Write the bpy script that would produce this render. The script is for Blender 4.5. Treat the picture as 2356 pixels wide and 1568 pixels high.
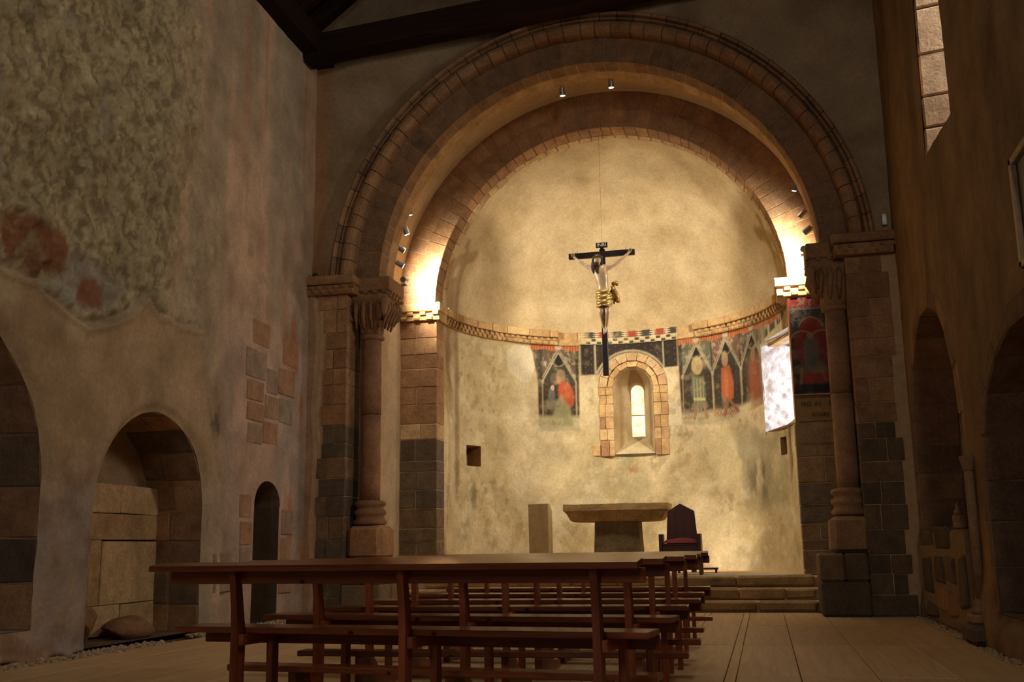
import bpy, math, random
import numpy as np
from mathutils import Matrix, Vector, Euler

for o in list(bpy.data.objects):
    bpy.data.objects.remove(o)
random.seed(7)
rng = np.random.default_rng(7)
S = 0.8                      # authoring unit -> metres
SC = bpy.context.scene
COLL = SC.collection

# ---------------------------------------------------------------- camera
right = Vector((0.9725072, 0.2324312, -0.0143325))
up = Vector((0.0591221, -0.1869035, 0.9805976))
fwd = Vector((-0.2252427, 0.9544856, 0.1955068))
cam_d = bpy.data.cameras.new('camera')
cam = bpy.data.objects.new('camera', cam_d)
COLL.objects.link(cam)
mw = Matrix.Identity(4)
for i in range(3):
    mw[i][0] = right[i]; mw[i][1] = up[i]; mw[i][2] = -fwd[i]
mw[2][3] = 1.05 * S
cam.matrix_world = mw
cam_d.sensor_width = 36.0
cam_d.sensor_fit = 'HORIZONTAL'
cam_d.lens = 2390.0 / 2356.0 * 36.0
cam_d.clip_start = 0.05
cam_d.clip_end = 200
SC.camera = cam

# ---------------------------------------------------------------- world, view
world = bpy.data.worlds.new('world'); SC.world = world; world.use_nodes = True
bg = world.node_tree.nodes['Background']
bg.inputs[0].default_value = (0.86, 0.90, 1.0, 1)
bg.inputs[1].default_value = 0.18
SC.view_settings.view_transform = 'Standard'
SC.view_settings.look = 'None'
SC.view_settings.exposure = 0.0
SC.view_settings.gamma = 1.0
SC.view_settings.use_curve_mapping = False
SC.cycles.max_bounces = 6
SC.cycles.diffuse_bounces = 4
SC.cycles.use_denoising = True
SC.cycles.sample_clamp_indirect = 4.0

def light(name, kind, loc, power, color, target=None, size=0.1, spot=None, blend=0.5, sy=None):
    d = bpy.data.lights.new(name, kind)
    d.energy = power; d.color = color
    o = bpy.data.objects.new(name, d); COLL.objects.link(o)
    o.location = Vector(loc) * S
    if kind == 'AREA':
        d.shape = 'RECTANGLE'; d.size = size * S; d.size_y = (sy or size) * S
    else:
        d.shadow_soft_size = size * S
    if kind == 'SPOT':
        d.spot_size = math.radians(spot); d.spot_blend = blend
    if target is not None:
        v = (Vector(target) - Vector(loc)).normalized()
        o.rotation_euler = v.to_track_quat('-Z', 'Y').to_euler()
    return o

WARM = (1.0, 0.90, 0.735)
WARM2 = (1.0, 0.78, 0.50)
# flood lamps standing on the two chancel imposts, aimed across the apse
light('flood_light_left', 'SPOT', (-6.14, 17.66, 5.98), 210, WARM, (-3.6, 22.0, 5.9), 0.05, 84, 0.6)
light('flood_light_right', 'SPOT', (0.94, 17.66, 5.98), 210, WARM, (-1.6, 22.0, 5.9), 0.05, 84, 0.6)
light('flood_light_left', 'SPOT', (-6.14, 17.66, 5.98), 290, WARM, (-3.2, 22.0, 6.0), 0.05, 126, 0.9)
light('flood_light_right', 'SPOT', (0.94, 17.66, 5.98), 290, WARM, (-2.0, 22.0, 6.0), 0.05, 126, 0.9)
# small spots fixed behind the chancel arch, shining down on the apse wall
SPOTS = [(-6.06, 17.5, 7.25, -5.0, 18.9, 1.0), (-6.13, 17.5, 6.88, -4.6, 19.1, .6), (-3.12, 17.5, 9.27, -2.9, 19.0, 1.0),
         (-2.22, 17.5, 9.32, -2.2, 19.0, 1.0), (0.86, 17.5, 7.06, -0.4, 18.9, 0.6), (-6.25, 17.5, 6.52, -0.6, 21.4, 3.0),
         (-6.27, 17.5, 6.23, 0.2, 20.5, 2.4), (1.05, 17.52, 6.26, -5.2, 21.4, 2.6), (0.98, 17.52, 6.56, -3.6, 22.0, 3.0)]  # last two: unseen lamps added to brighten the lower apse wall
SPW = [75, 75, 120, 120, 85, 250, 210, 250, 250]
for i, (x, y, z, tx, ty, tz) in enumerate(SPOTS):
    d = (Vector((tx, ty, tz)) - Vector((x, y, z))).normalized() * 0.13
    light('spot_light', 'SPOT', (x + d.x, y + d.y, z + d.z), SPW[i], WARM, (tx, ty, tz), 0.03, 78, 1.0)
# lamp on the platform floor by the wall, right of the chair
light('floor_light', 'SPOT', (-1.35, 20.6, 0.75), 30, WARM, (-1.2, 22.0, 1.3), 0.04, 150, 0.6)
# daylight: apse side window, nave windows on the right, added west fill behind the camera
light('apse_window_daylight', 'AREA', (2.02, 20.32, 4.1), 48, (0.93, 0.95, 1.0), (-6.9, 17.0, 2.4), 1.3, sy=1.6)
light('nave_window_daylight', 'AREA', (4.2, 12.1, 8.6), 200, (1.0, 0.93, 0.82), (2.6, 13.1, 7.3), 0.8, sy=2.4)
light('west_window_daylight', 'AREA', (1.9, 2.0, 9.3), 128, (1.0, 0.84, 0.67), (-7.3, 9.2, 6.0), 1.2, sy=2.2)
light('west_daylight_fill', 'AREA', (-3.6, -5.8, 5.2), 72, (0.88, 0.88, 1.0), (-3.0, 9.0, 0.8), 1.8, sy=2.6)  # unseen nave fill added behind the camera, raised clear of bench reflections

# ---------------------------------------------------------------- helpers
def lin(c):
    return tuple(((x / 12.92) if x <= 0.04045 else ((x + 0.055) / 1.055) ** 2.4) for x in c)

def rgb(r, g, b):
    return np.array(lin((r / 255, g / 255, b / 255)))

def settag(o, label=None, cat=None, group=None, kind=None):
    if label: o['label'] = label
    if cat: o['category'] = cat
    if group: o['group'] = group
    if kind: o['kind'] = kind
    return o

def empty(name, loc=(0, 0, 0), rz=0.0, **kw):
    o = bpy.data.objects.new(name, None); COLL.objects.link(o)
    o.location = Vector(loc) * S; o.rotation_euler = (0, 0, rz)
    o.empty_display_size = 0.1
    settag(o, **kw)
    return o

def mk(name, V, F, m, parent=None, loc=None, rz=0.0, smooth=False, cols=None, **kw):
    V = np.asarray(V, dtype=np.float64) * S
    me = bpy.data.meshes.new(name)
    if isinstance(F, np.ndarray):
        nF = len(F); k = F.shape[1]
        me.vertices.add(len(V)); me.vertices.foreach_set('co', V.astype(np.float32).ravel())
        me.loops.add(nF * k); me.loops.foreach_set('vertex_index', F.astype(np.int32).ravel())
        me.polygons.add(nF)
        me.polygons.foreach_set('loop_start', np.arange(0, nF * k, k, dtype=np.int32))
        me.polygons.foreach_set('loop_total', np.full(nF, k, dtype=np.int32))
        me.update(calc_edges=True)
    else:
        me.from_pydata([tuple(v) for v in V], [], F)
    if smooth:
        me.polygons.foreach_set('use_smooth', np.ones(len(me.polygons), dtype=bool))
    if cols is not None:
        a = me.color_attributes.new('Col', 'FLOAT_COLOR', 'POINT')
        c = np.ones((len(V), 4), dtype=np.float32); c[:, :3] = cols
        a.data.foreach_set('color', c.ravel())
    me.materials.append(m)
    me.validate()
    o = bpy.data.objects.new(name, me); COLL.objects.link(o)
    if loc is not None: o.location = Vector(loc) * S
    o.rotation_euler = (0, 0, rz)
    if parent is not None: o.parent = parent
    settag(o, **kw)
    return o

# chamfered box in unit parameters
def chbox(b=(0.03, 0.03, 0.03)):
    """24 verts of a chamfered unit box -1..1 ; b = chamfer as fraction of half size per axis"""
    V = []; idx = {}
    for sx in (-1, 1):
        for sy in (-1, 1):
            for sz in (-1, 1):
                idx[(sx, sy, sz, 0)] = len(V); V.append((sx, sy * (1 - b[1]), sz * (1 - b[2])))
                idx[(sx, sy, sz, 1)] = len(V); V.append((sx * (1 - b[0]), sy, sz * (1 - b[2])))
                idx[(sx, sy, sz, 2)] = len(V); V.append((sx * (1 - b[0]), sy * (1 - b[1]), sz))
    F = []
    for s in (-1, 1):
        q = [(s, -1, -1), (s, 1, -1), (s, 1, 1), (s, -1, 1)]
        f = [idx[(*c, 0)] for c in q]; F.append(f if s > 0 else f[::-1])
        q = [(-1, s, -1), (1, s, -1), (1, s, 1), (-1, s, 1)]
        f = [idx[(*c, 1)] for c in q]; F.append(f[::-1] if s > 0 else f)
        q = [(-1, -1, s), (1, -1, s), (1, 1, s), (-1, 1, s)]
        f = [idx[(*c, 2)] for c in q]; F.append(f if s > 0 else f[::-1])
    V = np.array(V, float)
    def add(f):
        p = V[f]; n = np.cross(p[1] - p[0], p[2] - p[0]); 
        if n.dot(p.mean(0)) < 0: f = f[::-1]
        F.append(f)
    for a in (-1, 1):
        for c in (-1, 1):
            add([idx[(a, c, -1, 0)], idx[(a, c, -1, 1)], idx[(a, c, 1, 1)], idx[(a, c, 1, 0)]])
            add([idx[(a, -1, c, 0)], idx[(a, -1, c, 2)], idx[(a, 1, c, 2)], idx[(a, 1, c, 0)]])
            add([idx[(-1, a, c, 1)], idx[(-1, a, c, 2)], idx[(1, a, c, 2)], idx[(1, a, c, 1)]])
    for a in (-1, 1):
        for c in (-1, 1):
            for e in (-1, 1):
                add([idx[(a, c, e, 0)], idx[(a, c, e, 1)], idx[(a, c, e, 2)]])
    return V, F

def stone(name, x0, x1, y0, y1, z0, z1, m, parent, fn=None, gap=0.008, ch=0.014, jit=0.008, **kw):
    """one dressed stone: chamfered box in (u,v,w), optionally bent by fn"""
    x0 += gap; x1 -= gap; z0 += gap; z1 -= gap
    hx, hy, hz = (x1 - x0) / 2, (y1 - y0) / 2, (z1 - z0) / 2
    V, F = chbox((min(.45, ch / abs(hx)), min(.45, ch / abs(hy)), min(.45, ch / abs(hz))))
    P = V * np.array([hx, hy, hz]) + np.array([(x0 + x1) / 2, (y0 + y1) / 2, (z0 + z1) / 2])
    if jit:
        # shared jitter per corner so that the block stays solid
        for sx in (-1, 1):
            for sy in (-1, 1):
                for sz in (-1, 1):
                    k = (np.sign(V[:, 0]) == sx) & (np.sign(V[:, 1]) == sy) & (np.sign(V[:, 2]) == sz)
                    P[k] += rng.uniform(-jit, jit, 3)
    if fn is not None:
        P = fn(P)
    return mk(name, P, F, m, parent, **kw)

class MB:
    def __init__(s): s.V = []; s.F = []; s.n = 0
    def add(s, V, F):
        s.V.append(np.asarray(V, float)); s.F += [[i + s.n for i in f] for f in F]; s.n += len(V)
        return s
    def box(s, x0, x1, y0, y1, z0, z1, ch=0.006, M=None):
        hx, hy, hz = (x1 - x0) / 2, (y1 - y0) / 2, (z1 - z0) / 2
        V, F = chbox((min(.45, ch / hx), min(.45, ch / hy), min(.45, ch / hz)))
        P = V * np.array([hx, hy, hz]) + np.array([(x0 + x1) / 2, (y0 + y1) / 2, (z0 + z1) / 2])
        if M is not None: P = (np.array(M)[:3, :3] @ P.T).T + np.array(M)[:3, 3]
        return s.add(P, F)
    def prism(s, poly, x0, x1, axis=0):
        """poly = list of 2D points, extruded along axis"""
        n = len(poly); V = []
        for x in (x0, x1):
            for (a, b) in poly:
                V.append((x, a, b) if axis == 0 else ((a, x, b) if axis == 1 else (a, b, x)))
        F = [list(range(n))[::-1], list(range(n, 2 * n))]
        for i in range(n):
            j = (i + 1) % n; F.append([i, j, n + j, n + i])
        V = np.array(V, float)
        c = V.mean(0); p = V[F[0]]; nn = np.zeros(3)
        for i in range(n): nn += np.cross(p[i] - p[0], p[(i + 1) % n] - p[0])
        if nn.dot(p.mean(0) - c) < 0: F = [f[::-1] for f in F]
        return s.add(V, F)
    def lathe(s, prof, cx, cy, seg=24, a0=0, a1=2 * math.pi, M=None):
        V = []; F = []; full = abs(a1 - a0 - 2 * math.pi) < 1e-6
        na = seg if full else seg + 1
        for (r, z) in prof:
            for k in range(na):
                a = a0 + (a1 - a0) * k / seg
                V.append((cx + r * math.cos(a), cy + r * math.sin(a), z))
        for i in range(len(prof) - 1):
            for k in range(seg):
                k2 = (k + 1) % na if full else k + 1
                F.append([i * na + k, i * na + k2, (i + 1) * na + k2, (i + 1) * na + k])
        if full:
            F.append([k for k in range(na)][::-1]); F.append([(len(prof) - 1) * na + k for k in range(na)])
        V = np.array(V)
        if M is not None: V = (np.array(M)[:3, :3] @ V.T).T + np.array(M)[:3, 3]
        return s.add(V, F)
    def tube(s, pts, rad, seg=8):
        pts = [np.array(p, float) for p in pts]; n = len(pts)
        rad = rad if isinstance(rad, (list, tuple)) else [rad] * n
        V = []; F = []
        for i, p in enumerate(pts):
            t = pts[min(i + 1, n - 1)] - pts[max(i - 1, 0)]; t = t / np.linalg.norm(t)
            h = np.array([0, 0, 1.0]) if abs(t[2]) < .9 else np.array([1.0, 0, 0])
            a = np.cross(t, h); a /= np.linalg.norm(a); b = np.cross(t, a)
            for k in range(seg):
                w = 2 * math.pi * k / seg
                V.append(p + rad[i] * (a * math.cos(w) + b * math.sin(w)))
        for i in range(n - 1):
            for k in range(seg):
                k2 = (k + 1) % seg
                F.append([i * seg + k, i * seg + k2, (i + 1) * seg + k2, (i + 1) * seg + k])
        F.append(list(range(seg))[::-1]); F.append([(n - 1) * seg + k for k in range(seg)])
        return s.add(V, F)
    def blob(s, c, r, sub=2, rough=0.0, seed=0):
        import bmesh
        bm = bmesh.new(); bmesh.ops.create_icosphere(bm, subdivisions=sub, radius=1.0)
        V = np.array([v.co[:] for v in bm.verts]); F = [[v.index for v in f.verts] for f in bm.faces]; bm.free()
        if rough: V = V * (1 + rough * (fbm3(V * 1.3 + seed * 7.7, 3) - .5)[:, None] * 2)
        return s.add(V * np.array(r) + np.array(c), F)
    def build(s, name, m, parent=None, **kw):
        return mk(name, np.concatenate(s.V), s.F, m, parent, **kw)

# ---- noise
_T = np.random.default_rng(3).random(4096)
def _h(ix, iy, iz):
    return _T[((ix * 73856093) ^ (iy * 19349663) ^ (iz * 83492791)) & 4095]
def vnoise3(P):
    P = np.asarray(P, float); i = np.floor(P).astype(np.int64); f = P - i; f = f * f * (3 - 2 * f)
    r = 0
    for dx in (0, 1):
        wx = f[:, 0] if dx else 1 - f[:, 0]
        for dy in (0, 1):
            wy = f[:, 1] if dy else 1 - f[:, 1]
            for dz in (0, 1):
                wz = f[:, 2] if dz else 1 - f[:, 2]
                r = r + wx * wy * wz * _h(i[:, 0] + dx, i[:, 1] + dy, i[:, 2] + dz)
    return r
def fbm3(P, o=4, g=0.5):
    P = np.asarray(P, float); a = 1.0; t = 0; s = 0
    for k in range(o):
        s = s + a * vnoise3(P * (2 ** k) + 17.3 * k); t += a; a *= g
    return s / t
def fb(u, v, su, sv=None, o=4, seed=0, g=0.5):
    sv = sv or su
    return fbm3(np.stack([u * su + seed * 3.7, v * sv + seed * 1.9, np.full_like(u, seed * 5.1)], 1), o, g)
def sstep(a, b, x):
    t = np.clip((x - a) / (b - a), 0, 1); return t * t * (3 - 2 * t)
def mix(c, d, t):
    t = np.clip(t, 0, 1)[:, None]; return c * (1 - t) + d * t
def poly_in(u, v, pts):
    """signed-ish inside test for polygon"""
    ins = np.zeros(len(u), bool); n = len(pts)
    for i in range(n):
        x1, y1 = pts[i]; x2, y2 = pts[(i + 1) % n]
        c = ((y1 > v) != (y2 > v)) & (u < (x2 - x1) * (v - y1) / ((y2 - y1) + 1e-12) + x1)
        ins ^= c
    return ins
def poly_d(u, v, pts):
    """signed distance to polygon, negative inside"""
    d = np.full(len(u), 1e9); n = len(pts)
    for i in range(n):
        a = np.array(pts[i]); b = np.array(pts[(i + 1) % n]); e = b - a
        t = np.clip(((u - a[0]) * e[0] + (v - a[1]) * e[1]) / (e @ e + 1e-12), 0, 1)
        d = np.minimum(d, np.hypot(u - a[0] - t * e[0], v - a[1] - t * e[1]))
    return np.where(poly_in(u, v, pts), -d, d)
def seg_d(u, v, a, b):
    a = np.array(a, float); b = np.array(b, float); e = b - a
    t = np.clip(((u - a[0]) * e[0] + (v - a[1]) * e[1]) / (e @ e + 1e-12), 0, 1)
    return np.hypot(u - a[0] - t * e[0], v - a[1] - t * e[1])

# ---------------------------------------------------------------- materials
def newmat(name):
    m = bpy.data.materials.new(name); m.use_nodes = True
    nt = m.node_tree; nt.nodes.clear()
    out = nt.nodes.new('ShaderNodeOutputMaterial'); b = nt.nodes.new('ShaderNodeBsdfPrincipled')
    nt.links.new(b.outputs[0], out.inputs[0])
    return m, nt, b
def N(nt, t, **kw):
    n = nt.nodes.new(t)
    for k, v in kw.items():
        if k.startswith('i_'): n.inputs[k[2:].replace('_', ' ')].default_value = v
        else: setattr(n, k, v)
    return n
def ramp(nt, fac, stops):
    r = nt.nodes.new('ShaderNodeValToRGB'); nt.links.new(fac, r.inputs[0])
    e = r.color_ramp.elements
    while len(e) < len(stops): e.new(0.5)
    for i, (p, c) in enumerate(stops): e[i].position = p; e[i].color = (*c, 1)
    return r.outputs[0]
def mul(nt, a, b, f=1.0):
    m = nt.nodes.new('ShaderNodeMix'); m.data_type = 'RGBA'; m.blend_type = 'MULTIPLY'; m.inputs[0].default_value = f
    nt.links.new(a, m.inputs[6]); nt.links.new(b, m.inputs[7]); return m.outputs[2]
def G(*a):
    return lin(tuple(x / 255 for x in a))

def mat_wall(name='painted_plaster', bump=0.35, contrast=0.5):
    m, nt, b = newmat(name)
    at = N(nt, 'ShaderNodeAttribute', attribute_name='Col')
    tc = N(nt, 'ShaderNodeTexCoord')
    n1 = N(nt, 'ShaderNodeTexNoise', i_Scale=2.2, i_Detail=8.0, i_Roughness=0.62); nt.links.new(tc.outputs['Object'], n1.inputs[0])
    n2 = N(nt, 'ShaderNodeTexNoise', i_Scale=26.0, i_Detail=5.0, i_Roughness=0.6); nt.links.new(tc.outputs['Object'], n2.inputs[0])
    lo = 1 - contrast * .62; hi = 1 + contrast * .42
    c1 = ramp(nt, n1.outputs[0], [(0.28, (lo, lo * .97, lo * .92)), (0.72, (hi, hi, hi))])
    c2 = ramp(nt, n2.outputs[0], [(0.3, (.86, .85, .83)), (0.7, (1.1, 1.1, 1.1))])
    nt.links.new(mul(nt, mul(nt, at.outputs[0], c1), c2), b.inputs['Base Color'])
    b.inputs['Roughness'].default_value = 0.9; b.inputs['Specular IOR Level'].default_value = 0.15
    n3 = N(nt, 'ShaderNodeTexNoise', i_Scale=9.0, i_Detail=8.0, i_Roughness=0.65); nt.links.new(tc.outputs['Object'], n3.inputs[0])
    bp = N(nt, 'ShaderNodeBump', i_Strength=bump, i_Distance=0.03); nt.links.new(n3.outputs[0], bp.inputs['Height'])
    nt.links.new(bp.outputs[0], b.inputs['Normal'])
    return m

def mat_stone(name, cols, bump=0.6, spots=None):
    """cols: list of colours picked per stone"""
    m, nt, b = newmat(name)
    oi = N(nt, 'ShaderNodeObjectInfo'); tc = N(nt, 'ShaderNodeTexCoord'); 
    st = [(i / max(1, len(cols) - 1), c) for i, c in enumerate(cols)]
    base = ramp(nt, oi.outputs['Random'], st)
    n1 = N(nt, 'ShaderNodeTexNoise', i_Scale=5.0, i_Detail=8.0, i_Roughness=0.65); nt.links.new(tc.outputs['Object'], n1.inputs[0])
    n2 = N(nt, 'ShaderNodeTexNoise', i_Scale=38.0, i_Detail=4.0, i_Roughness=0.6); nt.links.new(tc.outputs['Object'], n2.inputs[0])
    c1 = ramp(nt, n1.outputs[0], [(0.3, (.66, .62, .58)), (0.7, (1.2, 1.18, 1.14))])
    c2 = ramp(nt, n2.outputs[0], [(0.3, (.78, .77, .75)), (0.7, (1.14, 1.14, 1.14))])
    nt.links.new(mul(nt, mul(nt, base, c1), c2), b.inputs['Base Color'])
    b.inputs['Roughness'].default_value = 0.88; b.inputs['Specular IOR Level'].default_value = 0.2
    n3 = N(nt, 'ShaderNodeTexNoise', i_Scale=22.0, i_Detail=7.0, i_Roughness=0.7); nt.links.new(tc.outputs['Object'], n3.inputs[0])
    bp = N(nt, 'ShaderNodeBump', i_Strength=bump, i_Distance=0.02); nt.links.new(n3.outputs[0], bp.inputs['Height'])
    nt.links.new(bp.outputs[0], b.inputs['Normal'])
    return m

def mat_wood(name, c0, c1, rough=0.45, sx=1.0, knots=True, axis=0, rnd=0.25, spec=0.5):
    m, nt, b = newmat(name)
    tc = N(nt, 'ShaderNodeTexCoord'); mp = N(nt, 'ShaderNodeMapping')
    oi = N(nt, 'ShaderNodeObjectInfo')
    sc = [14.0, 14.0, 14.0]; sc[axis] = 0.9
    mp.inputs['Scale'].default_value = sc
    nt.links.new(tc.outputs['Object'], mp.inputs[0])
    add = N(nt, 'ShaderNodeVectorMath', operation='ADD'); nt.links.new(mp.outputs[0], add.inputs[0])
    cb = N(nt, 'ShaderNodeCombineXYZ'); ml = N(nt, 'ShaderNodeMath', operation='MULTIPLY'); ml.inputs[1].default_value = 37.0
    nt.links.new(oi.outputs['Random'], ml.inputs[0]); 
    for k in range(3): nt.links.new(ml.outputs[0], cb.inputs[k])
    nt.links.new(cb.outputs[0], add.inputs[1])
    n1 = N(nt, 'ShaderNodeTexNoise', i_Scale=1.4, i_Detail=7.0, i_Roughness=0.6, i_Distortion=0.6); nt.links.new(add.outputs[0], n1.inputs[0])
    col = ramp(nt, n1.outputs[0], [(0.32, c0), (0.68, c1)])
    rr = ramp(nt, oi.outputs['Random'], [(0.0, (1 - rnd,) * 3), (1.0, (1 + rnd * .6,) * 3)])
    col = mul(nt, col, rr)
    if knots:
        v = N(nt, 'ShaderNodeTexVoronoi', i_Scale=5.5); v.inputs['Randomness'].default_value = 1.0
        mp2 = N(nt, 'ShaderNodeMapping'); s2 = [1, 1, 1]; s2[axis] = 0.7; mp2.inputs['Scale'].default_value = s2
        nt.links.new(tc.outputs['Object'], mp2.inputs[0]); nt.links.new(mp2.outputs[0], v.inputs[0])
        k = ramp(nt, v.outputs['Distance'], [(0.045, (.16, .10, .07)), (0.085, (1, 1, 1))])
        col = mul(nt, col, k)
    nt.links.new(col, b.inputs['Base Color'])
    b.inputs['Roughness'].default_value = rough; b.inputs['Specular IOR Level'].default_value = spec
    bp = N(nt, 'ShaderNodeBump', i_Strength=0.15, i_Distance=0.005); nt.links.new(n1.outputs[0], bp.inputs['Height'])
    nt.links.new(bp.outputs[0], b.inputs['Normal'])
    return m

def mat_plain(name, c, rough=0.6, metal=0.0, var=0.2, scale=12.0, emit=None, es=1.0):
    m, nt, b = newmat(name)
    tc = N(nt, 'ShaderNodeTexCoord')
    n = N(nt, 'ShaderNodeTexNoise', i_Scale=scale, i_Detail=6.0, i_Roughness=0.6); nt.links.new(tc.outputs['Object'], n.inputs[0])
    c0 = tuple(x * (1 - var) for x in c); c1 = tuple(min(1, x * (1 + var)) for x in c)
    nt.links.new(ramp(nt, n.outputs[0], [(0.3, c0), (0.7, c1)]), b.inputs['Base Color'])
    b.inputs['Roughness'].default_value = rough; b.inputs['Metallic'].default_value = metal
    if emit is not None:
        nt.links.new(ramp(nt, n.outputs[0], [(0.35, emit[0]), (0.65, emit[1])]), b.inputs['Emission Color'])
        b.inputs['Emission Strength'].default_value = es
    return m

M_PLASTER = mat_wall('painted_plaster')
M_PLASTER_S = mat_wall('smooth_plaster', 0.15, 0.35)
M_STONE = mat_stone('warm_sandstone', [G(172, 132, 94), G(154, 116, 82), G(184, 146, 106), G(162, 124, 90), G(176, 134, 94)])
M_STONE_D = mat_stone('dark_sandstone', [G(112, 98, 78), G(128, 108, 82), G(96, 86, 72), G(140, 112, 80)])
M_STONE_L = mat_stone('pale_sandstone', [G(200, 168, 124), G(184, 150, 108), G(212, 182, 138), G(192, 160, 116)])
M_ARCH = mat_stone('arch_stone', [G(168, 132, 98), G(154, 120, 90), G(178, 140, 102), G(160, 130, 100)])
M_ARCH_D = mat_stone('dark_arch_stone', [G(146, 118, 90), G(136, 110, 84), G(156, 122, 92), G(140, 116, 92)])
M_MORTAR = mat_plain('lime_mortar', G(188, 158, 118), 0.95, var=0.15)
M_WOOD = mat_wood('varnished_pine', G(100, 48, 24), G(144, 80, 42), 0.22, axis=0)
M_WOODV = mat_wood('varnished_pine_upright', G(112, 52, 26), G(160, 86, 46), 0.36, axis=2)
M_WOODY = mat_wood('varnished_pine_rail', G(120, 58, 30), G(168, 92, 50), 0.36, axis=1)
M_DARKW = mat_wood('dark_walnut', G(58, 26, 16), G(84, 40, 24), 0.45, axis=2, knots=False)
M_ROOF = mat_wood('roof_timber', G(34, 22, 16), G(52, 34, 24), 0.85, axis=1, knots=False, spec=0.1)
M_ROOFX = mat_wood('roof_timber_cross', G(34, 22, 16), G(52, 34, 24), 0.85, axis=0, knots=False, spec=0.1)
M_FLOOR = mat_wood('floor_board', G(198, 162, 114), G(222, 188, 138), 0.5, axis=1, knots=False, rnd=0.14, spec=0.35)
M_BLACK = mat_plain('black_paint', G(24, 18, 16), 0.5)
M_METAL = mat_plain('lamp_metal', G(150, 145, 138), 0.35, 0.6)
M_LAMP = mat_plain('lamp_glass', G(255, 255, 255), 0.3, emit=((1, .95, .85), (1, 1, 1)), es=9.0)

# ---------------------------------------------------------------- generic wall grid with openings
def grid(name, u0, u1, v0, v1, step, pos, m, holes=(), disp=None, col=None, split=None, snap=True, **kw):
    nu = int(round((u1 - u0) / step)) + 1; nv = int(round((v1 - v0) / step)) + 1
    u, v = np.meshgrid(np.linspace(u0, u1, nu), np.linspace(v0, v1, nv), indexing='ij')
    u = u.ravel().copy(); v = v.ravel().copy()
    ii, jj = np.meshgrid(np.arange(nu - 1), np.arange(nv - 1), indexing='ij')
    a = (ii * nv + jj).ravel()
    F = np.stack([a, a + nv, a + nv + 1, a + 1], 1)
    keep = np.ones(len(F), bool)
    for h in holes:
        cu = u[F].mean(1); cv = v[F].mean(1)
        inside = h(cu, cv) < 0
        if snap:
            used_k = np.zeros(len(u), bool); used_d = np.zeros(len(u), bool)
            used_k[F[~inside & keep].ravel()] = True; used_d[F[inside & keep].ravel()] = True
            bnd = np.where(used_k & used_d)[0]
            for _ in range(3):
                e = 1e-3; uu = u[bnd]; vv = v[bnd]; f = h(uu, vv)
                gu = (h(uu + e, vv) - f) / e; gv = (h(uu, vv + e) - f) / e; g2 = gu * gu + gv * gv + 1e-6
                du = np.clip(f * gu / g2, -step, step); dv = np.clip(f * gv / g2, -step, step)
                u[bnd] -= du * .9; v[bnd] -= dv * .9
        keep &= ~inside
    F = F[keep]
    d = disp(u, v) if disp is not None else np.zeros(len(u))
    P = pos(u, v, d)
    c = col(u, v) if col is not None else np.tile(rgb(190, 165, 125), (len(u), 1))
    groups = [(name, F, kw)]
    if split is not None:
        cu = u[F].mean(1); cv = v[F].mean(1); t = split(cu, cv)
        groups = [(name, F[~t], kw), ('fresco', F[t], None)]
    res = []
    for nm, ff, kk in groups:
        used = np.unique(ff); remap = -np.ones(len(u), int); remap[used] = np.arange(len(used))
        par = res[0] if res else kw.get('parent')
        k2 = {k: x for k, x in (kk or {}).items() if k != 'parent'}
        res.append(mk(nm, P[used], remap[ff], m, par, smooth=True, cols=c[used], **k2))
    return res if split is not None else res[0]

def arch_sdf(c, hw, sp, rz, z0=-1, wob=0.0, seed=0):
    def f(u, v):
        du = (u - c) / hw
        top = (np.sqrt(du * du + (np.maximum(v - sp, 0) / rz) ** 2) - 1) * min(hw, rz)
        r = np.where(v < sp, np.abs(u - c) - hw, top)
        if wob: r = r + wob * (fb(u, v, 1.7, seed=seed) - .5) * 2
        return np.maximum(r, z0 - v)
    return f

def strip(name, outline, offs, m, parent=None, cols=None, closed=False, **kw):
    """outline: list of 3D pts; offs: list of functions p->3D for successive rows"""
    n = len(outline); V = []; 
    for fn in offs:
        for i, p in enumerate(outline): V.append(fn(np.array(p, float), i / (n - 1)))
    F = []
    for r in range(len(offs) - 1):
        for i in range(n if closed else n - 1):
            j = (i + 1) % n
            F.append([r * n + i, r * n + j, (r + 1) * n + j, (r + 1) * n + i])
    V = np.array(V)
    c = np.tile(cols if cols is not None else rgb(170, 140, 104), (len(V), 1))
    return mk(name, V, F, m, parent, cols=c, smooth=False, **kw)

C_CREAM = rgb(212, 192, 152); C_TAN = rgb(170, 146, 116)

# ================================================================= FLOOR
floor = mk('floor', [(-9, -6, -.045), (4.5, -6, -.045), (4.5, 18.4, -.045), (-9, 18.4, -.045)], [[0, 1, 2, 3]], mat_plain('subfloor_earth', G(96, 78, 56), 0.95), kind='structure')
xs = [1.42 + .60 * k for k in range(-15, 2)]
xs = [-7.05, -6.95] + [x for x in xs if x > -6.8] + [2.05]
xs = sorted(set(round(x, 3) for x in xs))
rows = [3.6, 6.35, 9.1, 11.85, 14.6, 17.30]
for j in range(len(rows) - 1):
    for i in range(len(xs) - 1):
        x0, x1 = xs[i], xs[i + 1]
        if i in (8, 9, 10, 11, 12):          # narrow batten beside some wide boards
            stone('plank', x0, x0 + .09, rows[j], rows[j + 1], -.04, 0.0, M_FLOOR, floor, gap=.003, ch=.003, jit=.001)
            x0 += .09
        y1 = rows[j + 1]
        stone('plank', x0, x1, rows[j] + .003, y1 - .003, -.04, rng.uniform(-.002, .002), M_FLOOR, floor, gap=.0035, ch=.003, jit=.001)

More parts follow.
